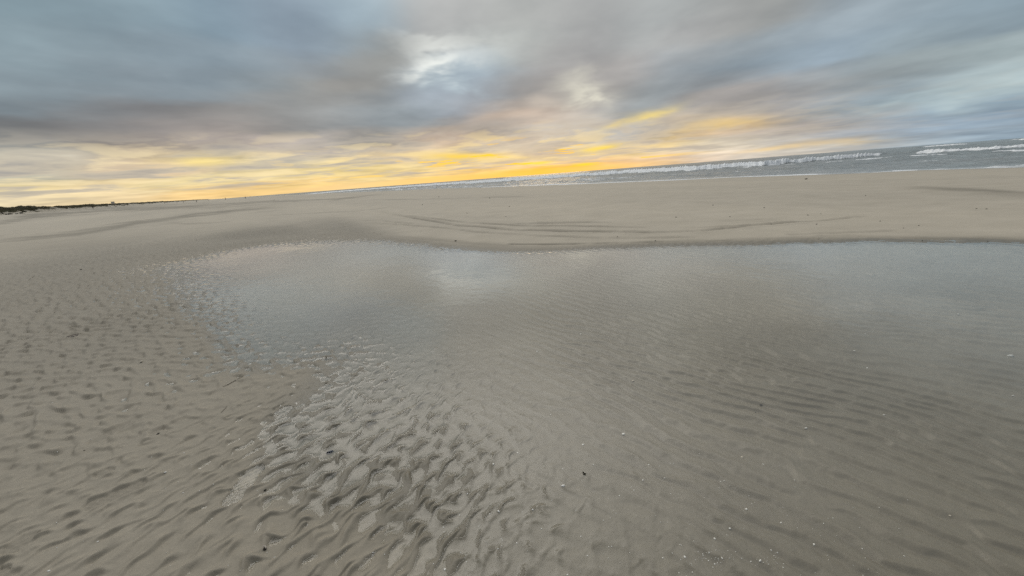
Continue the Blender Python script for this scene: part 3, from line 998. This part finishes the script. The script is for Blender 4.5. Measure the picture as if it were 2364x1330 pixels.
M_shell = mat('shell_white', (.8, .78, .72), build=shell_nodes((.76, .73, .66), (.90, .88, .84), 42.))
M_shell2 = mat('shell_cream', (.7, .62, .5), build=shell_nodes((.52, .44, .33), (.76, .69, .57), 36.))
M_mussel = mat('mussel_blue', (.03, .035, .05), .3, .6, shell_nodes((.012, .014, .022), (.06, .065, .085), 30.))
M_dark = mat('dark_stone', (.05, .045, .04), .6, .4, leaf_nodes((.022, .02, .017), (.075, .066, .055)))
M_razor = mat('razor_brown', (.09, .055, .025), .4, .5, shell_nodes((.035, .022, .010), (.16, .10, .05), 20.))
M_pale = mat('razor_inside', (.62, .55, .47), .4, .5, leaf_nodes((.52, .45, .38), (.70, .63, .55)))
M_weed = mat('seaweed', (.02, .018, .01), .35, .5, leaf_nodes((.012, .011, .007), (.04, .034, .02)))


def valve(width=1., length=1., height=.34, ribs=0, taper=.55, thick=.05):
    """one half of a bivalve: domed, pointed at the hinge, with a real underside"""
    bm = bmesh.new()
    nu, nv = 26, 9
    top, bot = [], []
    for i in range(nv):
        t = i / (nv - 1)
        rt, rb = [], []
        for j in range(nu):
            a = 2 * math.pi * j / nu
            rx = width / 2 * (1 - taper * .5 * (1 - math.sin(a)) ** 1.3 * .5)
            x = math.cos(a) * rx * t
            y = math.sin(a) * length / 2 * t
            y = y - .16 * length * (1 - t)
            z = height * math.sqrt(max(0, 1 - t ** 2.2)) * (1 + .05 * ribs * math.cos(a * 14) * t)
            rt.append(bm.verts.new((x, y, z)))
            rb.append(bm.verts.new((x * .96, y * .96, max(z - thick, -.01) - (.02 if t > .95 else 0))))
        top.append(rt); bot.append(rb)
    for L_, fl in ((top, False), (bot, True)):
        for i in range(1, nv - 1):
            for j in range(nu):
                q = (L_[i][j], L_[i + 1][j], L_[i + 1][(j + 1) % nu], L_[i][(j + 1) % nu])
                bm.faces.new(q[::-1] if fl else q)
        c = bm.verts.new(sum((v.co for v in L_[0]), Vector()) / nu)
        for j in range(nu):
            q = (c, L_[1][j], L_[1][(j + 1) % nu])
            bm.faces.new(q[::-1] if fl else q)
    for j in range(nu):
        q = (top[-1][j], bot[-1][j], bot[-1][(j + 1) % nu], top[-1][(j + 1) % nu])
        bm.faces.new(q)
    for r in (top[0], bot[0]):
        for v in r: bm.verts.remove(v)
    bmesh.ops.recalc_face_normals(bm, faces=bm.faces)
    return bm


def pebble_bm(seed, flat=.6):
    bm = bmesh.new()
    bmesh.ops.create_icosphere(bm, subdivisions=3, radius=.5)
    r = random.Random(seed)
    ph = [Vector((r.uniform(-3, 3), r.uniform(-3, 3), r.uniform(-3, 3))) for _ in range(6)]
    for v in bm.verts:
        k = 1 + sum(.07 * math.sin(v.co.dot(p) * 1.7 + i) for i, p in enumerate(ph))
        v.co *= k
        v.co.z *= flat
    return bm


SHELLG = 'white shells lying on the sand'
protos = {}
for nm, bmf, mm in (('round_shell', lambda: valve(1, .88, .30, 1), M_shell), ('oval_shell', lambda: valve(1.0, .60, .22, 0), M_shell),
                    ('cream_shell', lambda: valve(1, .8, .28, 1), M_shell2), ('shell_fragment', lambda: valve(1, .42, .2, 0, .9), M_shell)):
    o = link(nm, bmf(), mm)
    protos[nm] = o.data
    bpy.data.objects.remove(o)


def shell(kind, px, py, wpx, rz, label, tilt=0.):
    x, y, z = put(px, py)
    size = .92 * wpx / F * pdepth(x, y, z)
    o = bpy.data.objects.new(kind, protos[kind])
    C.objects.link(o)
    o.location = (x, y, z + .05 * size)
    o.scale = (size,) * 3
    o.rotation_euler = (tilt, tilt * .5, rad(rz))
    tag(o, label, 'shell', SHELLG)
    return o


A, B_, D_, E_ = 'round_shell', 'oval_shell', 'cream_shell', 'shell_fragment'
SH = [
 (E_, 1151, 1181, 11, -62, 'long curved white shell piece in the bottom centre of the pool, beside the pale rings'),
 (B_, 1300, 1122, 11, 5, 'wide white oval shell in the pool below and left of the dark seaweed scrap'),
 (A, 1439, 1003, 9, 20, 'largest round white shell amid the pool, up and right of the seaweed scrap'),
 (A, 1346, 1027, 6, 80, 'small round white shell between the largest round shell and the island edge'),
 (A, 1271, 958, 4, 10, 'tiny white shell near the pool centre, up and left of the largest round shell'),
 (A, 1139, 1072, 6, 40, 'small white shell just right of the last submerged sand humps'),
 (A, 1195, 1046, 5, 60, 'tiny white shell above and right of the one beside the submerged humps'),
 (B_, 1079, 1140, 5, 110, 'tiny white oval shell among the pale rings of the submerged humps'),
 (A, 953, 973, 4, 0, 'tiny white shell in the water right of the sand islands'),
 (A, 1484, 1109, 5, 30, 'small white shell, left one of the pair right of the seaweed scrap'),
 (E_, 1534, 1105, 6, 25, 'thin white shell chip, right one of the pair right of the seaweed scrap'),
 (A, 1430, 1145, 4, 0, 'tiny white shell just below the pair right of the seaweed scrap'),
 (A, 1498, 1073, 4, 70, 'tiny white shell just above the pair right of the seaweed scrap'),
 (E_, 1555, 1070, 4, 140, 'tiny white chip directly above the thin chip of the pair by the seaweed scrap'),
 (B_, 1723, 1176, 8, 5, 'white oval shell alone in the lower right of the pool, above the shell grit'),
 (A, 1685, 1221, 6, 50, 'small white shell between the lone oval shell and the shell grit'),
 (B_, 1650, 1244, 7, 120, 'small upright oval shell directly above the shell grit'),
 (B_, 1581, 1286, 8, 100, 'white oval shell at the left end of the shell grit'),
 (E_, 1667, 1289, 8, 95, 'upright white shell sliver in the middle of the shell grit'),
 (E_, 1755, 1295, 11, 38, 'slanted white shell sliver right of the shell grit near the bottom edge'),
 (E_, 1762, 1072, 6, 120, 'small slanted white chip below the cream shell in the right half of the pool'),
 (D_, 1713, 1056, 7, 10, 'cream shell with dull ribs in the right half of the pool'),
 (B_, 1310, 1327, 6, 20, 'white shell cut by the bottom edge right of the centre'),
 (A, 1250, 1221, 4, 0, 'tiny white shell right of the long curved piece and a little lower'),
 (A, 1230, 1177, 5, 30, 'tiny white shell right of the long curved piece at its height'),
 (A, 1356, 1283, 4, 70, 'tiny white shell low in the pool, above the one cut by the bottom edge'),
 (A, 1299, 1083, 4, 15, 'tiny white shell above the wide oval shell'),
 (A, 1370, 1073, 4, 60, 'tiny white shell just above the dark seaweed scrap'),
 (B_, 1803, 1207, 6, 30, 'white oval shell right of the lone oval shell, near the first long ripples'),
 (B_, 1879, 1258, 7, 60, 'white shell lying furthest right near the bottom edge'),
 (E_, 1861, 988, 10, 5, 'flat bright shell sliver in the right of the pool, right of the black pebble'),
 (E_, 2041, 959, 8, -5, 'pale shell sliver right of and above the flat bright sliver'),
 (D_, 2193, 1192, 6, 0, 'dull cream shell deep among the long ripples at the lower right'),
 (A, 1972, 812, 5, 20, 'small white shell right in the pool, upper of the pair above the pale sliver'),
 (A, 2002, 850, 5, 0, 'small white shell right in the pool, lower of the pair above the pale sliver'),
 (E_, 1998, 771, 6, -10, 'thin white chip above the close pair right in the pool'),
 (E_, 2333, 823, 18, -5, 'long thin white sliver by the right edge of the picture'),
 (A, 2212, 726, 5, 0, 'small white shell far right in the pool, above the long thin sliver'),
 (E_, 2340, 911, 8, 0, 'white shell chip by the right edge below the long thin sliver'),
 (A, 1906, 655, 4, 0, 'tiny white shell in the upper right of the pool, nearest the far bank'),
 (B_, 1202, 724, 6, 10, 'white shell in the pool just right of and below the bright reflection'),
 (B_, 1331, 716, 6, 10, 'white glint built as a shell right of the bright reflection, left of two at the same height'),  # glints on the pool, given solid white shell shapes
 (B_, 1361, 718, 5, 10, 'white glint built as a shell right of the bright reflection, right of two at the same height'),  # second glint, likewise a white shell shape
 (A, 1341, 772, 5, 0, 'small white shell below the two right of the bright reflection'),
 (A, 1240, 812, 5, 40, 'small white shell in the pool centre, down and left of the two by the reflection'),
 (D_, 1462, 883, 7, 15, 'pale shell in the pool above the largest round shell'),
 (B_, 113, 1319, 8, 10, 'white oval shell on the bare sand at the bottom left corner'),
 (B_, 382, 1091, 7, 30, 'white shell on the bare left sand, right of the footprints'),
 (A, 425, 1046, 4, 0, 'tiny white shell on the left sand, above the white shell by the footprints'),
 (A, 423, 1138, 4, 0, 'tiny white shell on the left sand, below the white shell by the footprints'),
 (A, 226, 1251, 5, 20, 'tiny white shell on the left sand between the lowest footprint and the bottom edge'),
 (D_, 327, 837, 7, 0, 'pale shell on the left sand, right of and below the razor shell'),
 (A, 1027, 1315, 7, 60, 'white shell at the bottom edge just left of the centre'),
 (E_, 888, 1280, 5, 80, 'tiny pale chip near the bottom edge, left of the shell at the bottom centre'),
 (E_, 1077, 1297, 5, 40, 'tiny pale chip just right of the white shell at the bottom centre'),
 (A, 1417, 538, 3, 0, 'white shell on the far bank beside the wheel ruts'),
]
for s in SH: shell(*s)

# loose crumbs too small to count
gr = np.random.default_rng(5)
bm = bmesh.new()
for k in range(420):
    if k < 60:
        c = random.choice([(1652, 1285), (1640, 1278), (1668, 1300), (1600, 1302), (1770, 1290)])
        px, py = c[0] + gr.normal() * 22, c[1] + gr.normal() * 9
    elif k < 300:
        px, py = 900 + 1200 * gr.random(), 980 + 350 * gr.random() ** .7
    else:
        px, py = 20 + 900 * gr.random(), 900 + 430 * gr.random()
    if py > 1328: continue
    q = gnd(np.array(px), np.array(py))
    s_ = .0016 + .0022 * gr.random() ** 2
    mt = Matrix.Translation((q[0], q[1], 0)) @ Matrix.Rotation(gr.random() * 6, 4, 'Z') @ Matrix.Diagonal((s_, s_ * (.4 + .6 * gr.random()), s_ * .35, 1))
    bmesh.ops.create_icosphere(bm, subdivisions=1, radius=1, matrix=mt)
co = np.array([v.co for v in bm.verts])
cz = terrain(co[:, 0], co[:, 1])
for v, z in zip(bm.verts, cz): v.co.z += z + .0008
tag(link('shell_grit', bm, M_shell), 'scattered white crumbs of broken shell on the pool bed and sand', 'shell grit', None, 'stuff')

# mussel, pebbles and scraps
x, y, z = put(762, 1046)
o = link('mussel_shell', valve(.55, 1., .26, 0, .9), M_mussel)
o.location = (x, y, z + .004); o.scale = (.045,) * 3; o.rotation_euler = (.15, .1, rad(-70))
tag(o, 'blue black mussel shell lying in the wet gap between the sand islands', 'mussel')
PEB = [
 (612, 1131, 9, 1, 'small dark brown pebble half sunk in the sand right of the nearest footprint', 'near'),
 (365, 1002, 9, 2, 'dark pebble in a hollow of the left sand, right of the upper footprint', 'near'),
 (1757, 936, 10, 3, 'black pebble lying under the water in the right half of the pool', 'near'),
 (1744, 952, 6, 4, 'small dark pebble just below and left of the black pebble under the water', 'near'),
 (187, 624, 6, 5, 'dark pebble on the left sand, above the razor shell', 'near'),
 (123, 719, 6, 6, 'dark pebble on the left sand, nearest the left edge above the razor shell', 'near'),
 (194, 1040, 5, 9, 'tiny dark pebble left of the upper footprint', 'near'),
 (1052, 557, 9, 7, 'dark flat pebble on the bank right above the far edge of the pool', 'far'),
 (1861, 414, 10, 8, 'long dark lump of wrack on the far sand close under the surf', 'far'),
 (1176, 477, 5, 10, 'dark stone amid the far sand, above the left ends of the wheel ruts', 'far'),
 (975, 473, 4, 11, 'dark speck of stone on the far sand left of the middle', 'far'),
 (1130, 458, 4, 12, 'dark stone on the far sand just below the surf near the middle', 'far'),
 (1013, 455, 4, 13, 'dark stone under the surf, left of the one near the middle', 'far'),
 (633, 462, 4, 14, 'dark stone on the far left sand right of the walker by the water', 'far'),
 (1561, 502, 6, 15, 'dark stone on the far bank above the wheel ruts, right of the middle', 'far'),
 (1646, 474, 5, 16, 'dark stone high on the bank, left of two level ones', 'far'),
 (1764, 480, 5, 17, 'dark stone high on the bank, right of two level ones', 'far'),
 (1685, 501, 5, 18, 'dark stone on the bank midway between the high pair and the ruts', 'far'),
 (1780, 518, 5, 19, 'dark stone beside the right end of the wheel ruts', 'far'),
 (1885, 518, 6, 20, 'blackest round stone just beyond the right end of the wheel ruts', 'far'),
 (1865, 497, 5, 21, 'dark stone above the blackest round stone', 'far'),
 (1895, 494, 4, 22, 'dark stone up and right of the blackest round stone', 'far'),
 (2032, 511, 5, 23, 'dark stone on the right bank, right of the blackest round stone', 'far'),
 (2086, 527, 5, 24, 'dark stone on the right bank, lower one of the two right of the ruts', 'far'),
 (2121, 521, 5, 25, 'dark stone on the right bank, furthest right of those beyond the ruts', 'far'),
 (2254, 482, 5, 26, 'dark stone by the right edge under the damp streak, left of two', 'far'),
 (2277, 483, 6, 27, 'dark stone by the right edge under the damp streak, right of two', 'far'),
 (1998, 452, 4, 28, 'dark stone on the upper right sand left of the damp streak', 'far'),
 (1513, 556, 5, 29, 'dark stone on the bank edge above the pool, left of the middle right', 'far'),
 (1425, 547, 5, 30, 'dark stone between the wheel ruts and the pool edge', 'far'),
 (2281, 556, 6, 31, 'dark stone on the brink of the pool at the far right', 'far'),
 (2129, 556, 4, 32, 'dark stone on the brink of the pool, left of the far right one', 'far'),
 (1890, 551, 4, 33, 'dark stone on the brink of the pool below the end of the ruts', 'far'),
 (1078, 493, 4, 34, 'dark stone beside the left part of the wheel ruts, upper of two', 'far'),
 (1168, 500, 4, 35, 'dark stone beside the left part of the wheel ruts, right of two', 'far'),
]
for px, py, wp, sd_, lab, kind in PEB:
    x, y, z = put(px, py)
    size = wp / F * pdepth(x, y, z) * (.6 if kind == 'far' else .62)
    nm = 'wrack_lump' if 'wrack' in lab else ('pebble' if kind == 'near' else 'stone')
    o = link(nm, pebble_bm(sd_, .62), M_dark)
    o.location = (x, y, z + .12 * size)
    o.scale = (size, size * .7, size * (.8 if kind == 'far' else .7))
    o.rotation_euler = (0, 0, rad(20 + 37 * sd_ % 40 - (50 if px > 1182 else 0)))
    tag(o, lab, nm.split('_')[-1], 'dark stones scattered over the far sand' if kind == 'far' and nm == 'stone' else None)

# razor shell: a brown half tube, pale inside
x, y, z = put(172, 777)
root = empty('razor_shell', (x, y, z))
tag(root, 'long brown razor shell with pale inside on the left sand', 'razor shell')
p0 = np.array(gnd(np.array(155.), np.array(781.))); p1 = np.array(gnd(np.array(190.), np.array(772.5)))
root.rotation_euler = (rad(38), 0, math.atan2(p1[1] - p0[1], p1[0] - p0[0]))
L = .15


def trough(r_, a0, a1, off_=0.):
    b = bmesh.new(); prev = None
    for i in range(15):
        t = i / 14; xx = (t - .5) * L; bow = .012 * (1 - (2 * t - 1) ** 2)
        row = []
        for j in range(11):
            a = rad(a0 + (a1 - a0) * j / 10)
            row.append(b.verts.new((xx, bow + math.cos(a) * r_ * 1.2, .009 + math.sin(a) * r_ + off_)))
        if prev:
            for j in range(10): b.faces.new((prev[j], row[j], row[j + 1], prev[j + 1]))
        prev = row
    return b


b = trough(.0115, 170, 370)
bmesh.ops.solidify(b, geom=b.faces[:], thickness=.0022)
link('outer_shell', b, M_razor, root)
link('inner_lining', trough(.0088, 180, 360, .0006), M_pale, root)
b = bmesh.new(); tube(b, [(-.075, 0, .006), (-.078, .004, .010), (-.077, .008, .008)], [.004, .006, .003])
link('hinge', b, M_dark, root)

# a cockle standing on edge
x, y, z = put(612, 1268)
root = empty('cockle_shell', (x, y, z + .002), rad(-25))
tag(root, 'dark hollow cockle half with a pale rim near the bottom left', 'cockle')
o = link('valve', valve(1, .75, .36, 1, .5, .08), M_dark, root); o.scale = (.020,) * 3; o.rotation_euler = (rad(35), 0, 0)
b = bmesh.new(); tube(b, [(-.013 + .026 * k / 8, -.002 + .0058 * math.sin(math.pi * k / 8), .010 + .003 * math.sin(math.pi * k / 8)) for k in range(9)], [.0016] * 9, 6)
link('rim', b, M_pale, root)

# seaweed scrap and twigs
x, y, z = put(1348, 1095)
b = bmesh.new()
tube(b, [(-.012, .004, .003), (-.004, .001, .005), (.004, -.002, .004), (.012, -.002, .003)], [.002, .0045, .004, .0015])
tube(b, [(.003, -.001, .004), (.007, .004, .005), (.009, .008, .004)], [.002, .0018, .001])
o = link('seaweed_scrap', b, M_weed); o.location = (x, y, z + .002); o.rotation_euler = (0, 0, rad(-55))
tag(o, 'black scrap of seaweed under the water near the pool centre', 'seaweed')
TW = [((515, 894), (560, 870), .005, 'dark bent line on the sand left of the sand islands'),  # first entry: a dark line on the sand, built as a thin tube
      ((428, 830), (442, 827), .004, 'short dark twig left of the pool edge, right of the pale shell'),
      ((40, 784), (66, 779), .004, 'thin dark twig on the sand left of the razor shell, upper of two'),
      ((10, 798), (24, 792), .004, 'thin dark twig by the left edge, lower of two left of the razor shell'),
      ((64, 646), (82, 637), .006, 'thin dark twig far up the left sand near the left edge'),
      ((510, 953), (524, 938), .003, 'little forked twig on the sand between the two scuffed footprints')]
for a, b2, rr, lab in TW:
    pa = put(*a); pb = put(*b2)
    mid = [(Vector(pa) * (1 - t) + Vector(pb) * t) for t in (0, .25, .5, .75, 1)]
    for i, v in enumerate(mid): v.z = ground_z(v.x, v.y) + rr * .8
    mid[1].y += .006; mid[3].y -= .005
    b = bmesh.new()
    c0 = Vector(mid[2])
    rr *= .45
    tube(b, [v - c0 for v in mid], [rr * .7, rr, rr * .9, rr * .8, rr * .3], 7)
    tube(b, [mid[2] - c0, mid[2] - c0 + Vector((.012, .014, rr))], [rr * .5, rr * .2], 5)
    o = link('twig', b, M_twig); o.location = c0
    tag(o, lab, 'twig', 'twigs on the left sand')


# ------------------------------------------------------------------ things on the horizon
def on_ray(px, r_):
    """a place at distance r_ in the direction of one pixel column at the horizon"""
    a, _ = azel(np.array(float(px)), np.array(451.8 - (px - 600) * SLOPE))
    x = r_ * math.sin(rad(float(a))); y = r_ * math.cos(rad(float(a)))
    return x, y, ground_z(x, y)


M_coat = mat('coat_dark', (.02, .02, .022), .8, .2, leaf_nodes((.014, .014, .016), (.032, .03, .032)))
M_jean = mat('trousers_dark', (.02, .022, .03), .8, .2, leaf_nodes((.014, .016, .022), (.03, .033, .045)))
M_skin = mat('skin', (.42, .27, .19), .55, .4, leaf_nodes((.38, .24, .165), (.46, .30, .21)))
M_hair = mat('hair', (.02, .014, .01), .5, .4, leaf_nodes((.014, .01, .007), (.035, .024, .016)))


def person(loc, rz, label, stride=.28, h=1.75, bulk=1.):
    """one continuous skinned body with clothes by region, and hair"""
    k = h / 1.75
    V = {}; pts = []; edges = []; radii = []

    def vtx(n_, p, r_, par=None):
        V[n_] = len(pts); pts.append(Vector(p) * k); radii.append(r_ * k * (bulk if n_[0] != 'h' else 1))
        if par is not None: edges.append((V[par], V[n_]))
    vtx('pelvis', (0, 0, .95), .155)
    vtx('waist', (0, .01, 1.12), .14, 'pelvis'); vtx('chest', (0, .02, 1.32), .165, 'waist'); vtx('collar', (0, .02, 1.46), .10, 'chest')
    vtx('hneck', (0, .03, 1.53), .058, 'collar'); vtx('hjaw', (0, .045, 1.60), .078, 'hneck'); vtx('hhead', (0, .04, 1.68), .092, 'hjaw'); vtx('hcrown', (0, .03, 1.74), .06, 'hhead')
    vtx('hnose', (0, .135, 1.645), .016, 'hhead')
    for s, q in ((-1, 1), (1, -1)):
        S_ = str(s)
        vtx('should' + S_, (s * .19, .01, 1.42), .075, 'collar'); vtx('elbow' + S_, (s * .25, .03 - q * .06, 1.14), .052, 'should' + S_)
        vtx('wrist' + S_, (s * .25, .12 - q * .12, .92), .036, 'elbow' + S_); vtx('palm' + S_, (s * .245, .15 - q * .12, .84), .036, 'wrist' + S_)
        vtx('thumb' + S_, (s * .215, .19 - q * .12, .82), .013, 'palm' + S_)
        for f in range(4):
            vtx('f%d' % f + S_, (s * .25, .125 + .019 * f - q * .12, .76 + .004 * abs(f - 1)), .011, 'palm' + S_)
        vtx('hip' + S_, (s * .10, 0, .88), .10, 'pelvis'); vtx('knee' + S_, (s * .105, q * stride * .55 + .03, .50), .065, 'hip' + S_)
        vtx('ankle' + S_, (s * .105, q * stride, .09), .045, 'knee' + S_); vtx('toe' + S_, (s * .115, q * stride + .17, .035), .036, 'ankle' + S_)
    me = bpy.data.meshes.new('person')
    me.from_pydata([tuple(p) for p in pts], edges, [])
    o = bpy.data.objects.new('person', me)
    C.objects.link(o)
    md = o.modifiers.new('skin', 'SKIN')
    for i, sv in enumerate(me.skin_vertices[0].data):
        sv.radius = (radii[i], radii[i] * .85); sv.use_root = (i == 0)
    o.modifiers.new('sub', 'SUBSURF').levels = 1
    dg_ = bpy.context.evaluated_depsgraph_get()
    ev = o.evaluated_get(dg_)
    nm = bpy.data.meshes.new_from_object(ev)
    o.modifiers.clear()
    o.data = nm
    for mm in (M_coat, M_jean, M_skin): nm.materials.append(mm)
    nm.materials.clear()
    for mm in (M_coat, M_jean, M_skin): nm.materials.append(mm)
    for p in nm.polygons:
        z = p.center.z / k
        p.use_smooth = True
        p.material_index = 2 if (z > 1.52 or (z < .89 and abs(p.center.x) > .2 * k)) else (0 if z > .86 else 1)
    b = bmesh.new()
    bmesh.ops.create_uvsphere(b, u_segments=14, v_segments=9, radius=.103 * k, matrix=Matrix.Translation((0, .022 * k, 1.70 * k)))
    link('hair', b, M_hair, o)
    o.location = loc; o.rotation_euler = (0, 0, rz)
    tag(o, label, 'person')
    return o


person(on_ray(566, 330), rad(200), 'distant dark figure walking by the waterline at the left end of the surf')
person(on_ray(453, 400), rad(60), 'distant dark bulky figure on the sand against the orange horizon', .12, 1.8, 1.35)
person(on_ray(215, 300), rad(20), 'distant dark figure standing upright at the foot of the dunes')

M_board = mat('weathered_board', (.62, .57, .5), .7, .3, leaf_nodes((.50, .45, .39), (.68, .63, .56)))
M_post = mat('post_wood', (.12, .09, .06), .8, .2, leaf_nodes((.08, .06, .04), (.17, .13, .09)))
# pale board on two posts above the dune crest
tt = 330.; 
a, _ = azel(np.array(261.), np.array(470.))
for tt in np.linspace(150, 900, 1500):
    p = tt * d_dir + (DP + 6) * d_nrm
    if math.degrees(math.atan2(p[0], p[1])) > float(a): break
bx, by = float(p[0]), float(p[1]); bz = float(dune_h(np.array([tt]), np.array([6.]))[0])
root = empty('sign_board', (bx, by, bz), rad(40))
tag(root, 'pale square board on posts standing out above the dune crest', 'sign')
b = bmesh.new(); box(b, (0, 0, 3.2), (2.5, .08, 2.2)); bmesh.ops.bevel(b, geom=b.edges[:], offset=.02, segments=1, affect='EDGES')
link('panel', b, M_board, root)
b = bmesh.new()
for q in (-1.16, 1.16): box(b, (q, .075, 3.2), (.12, .06, 2.3))
for q in (2.08, 4.32): box(b, (0, .075, q), (2.2, .06, .10))
link('frame', b, M_post, root)
for q in (-.8, .8):
    b = bmesh.new(); tube(b, [(q, .16, -1.2), (q, .16, 4.2)], [.08, .07], 8)
    link('post', b, M_board, root)

for px, r_, hh, lab in ((380, 520, 2.4, 'thin post on the far sand just right of where the dunes end'),
                        (408, 560, 2.0, 'thin far post, left one of the pair between dunes and bulky figure'),
                        (423, 560, 2.0, 'thin far post, right one of the pair between dunes and bulky figure'),
                        (480, 560, 2.0, 'thin post on the far sand just right of the bulky figure'),
                        (520, 480, 2.3, 'stouter post on the far sand midway between the two distant figures')):
    x, y, z = on_ray(px, r_)
    b = bmesh.new()
    rr = .20 if px == 520 else .13
    tube(b, [(0, 0, -.4), (.01, 0, hh * .5), (0, .02, hh), (0, .02, hh + .06)], [rr, rr * .95, rr * .85, rr * .5], 9)
    o = link('beach_post', b, M_post); o.location = (x, y, z)
    tag(o, lab, 'post', 'posts on the far sand')


# shrubs growing out of the pale dune foot
def shrub(px, u, s, label, seed):
    a, _ = azel(np.array(float(px)), np.array(490.))
    for t in np.linspace(60, 700, 2500):
        p = t * d_dir + (DP + u) * d_nrm
        if math.degrees(math.atan2(p[0], p[1])) > float(a): break
    z = float(dune_h(np.array([t]), np.array([float(u)]))[0])
    root = empty('dune_shrub', (float(p[0]), float(p[1]), z))
    tag(root, label, 'shrub', 'shrubs at the dune foot')
    r = np.random.default_rng(seed)
    n = 420
    d = r.standard_normal((n, 3)); d /= np.linalg.norm(d, axis=1)[:, None]
    rr = (.55 + .45 * r.random(n)) * s
    c = d * rr[:, None] * [1.1, 1.1, .75]
    c[:, 2] = np.abs(c[:, 2]) + .1
    c *= (1 + .35 * np.sin(d[:, :1] * 4 + seed) * np.cos(d[:, 1:2] * 5))
    q = r.standard_normal((n, 3)); q /= np.linalg.norm(q, axis=1)[:, None]
    q2 = np.cross(q, r.standard_normal((n, 3))); q2 /= np.linalg.norm(q2, axis=1)[:, None]
    l_ = (.12 + .14 * r.random(n))[:, None] * s ** .5
    v = np.stack([c - q * l_, c + q2 * l_ * .5, c + q * l_, c - q2 * l_ * .5], 1).reshape(-1, 3)
    f = npmesh('foliage', v, np.arange(4 * n).reshape(-1, 4), M_shrub, smooth=False)
    f.parent = root
    b = bmesh.new()
    for k in range(6):
        e = Vector((r.normal() * .5, r.normal() * .5, .8 + .2 * r.random())) * s * .7
        tube(b, [(0, 0, -.3), tuple(e * .5), tuple(e)], [.05 * s, .035 * s, .012 * s], 6)
    link('stem', b, M_twig, root)


shrub(2, 3, 1.2, 'large black shrub at the dune foot cut by the left edge of the picture', 1)
shrub(12, 1.5, .6, 'dark low shrub on the pale dune foot, second from the left edge', 2)
shrub(20, 1.5, .75, 'dark ragged shrub on the pale dune foot, third from the left edge', 3)
shrub(36, 1.5, .45, 'small faint shrub on the pale dune foot midway along the row', 4)
shrub(48, 1.5, .55, 'small round shrub on the pale dune foot, left of the last two', 5)
shrub(55, 1.5, .55, 'small round shrub on the pale dune foot, last of the row', 6)
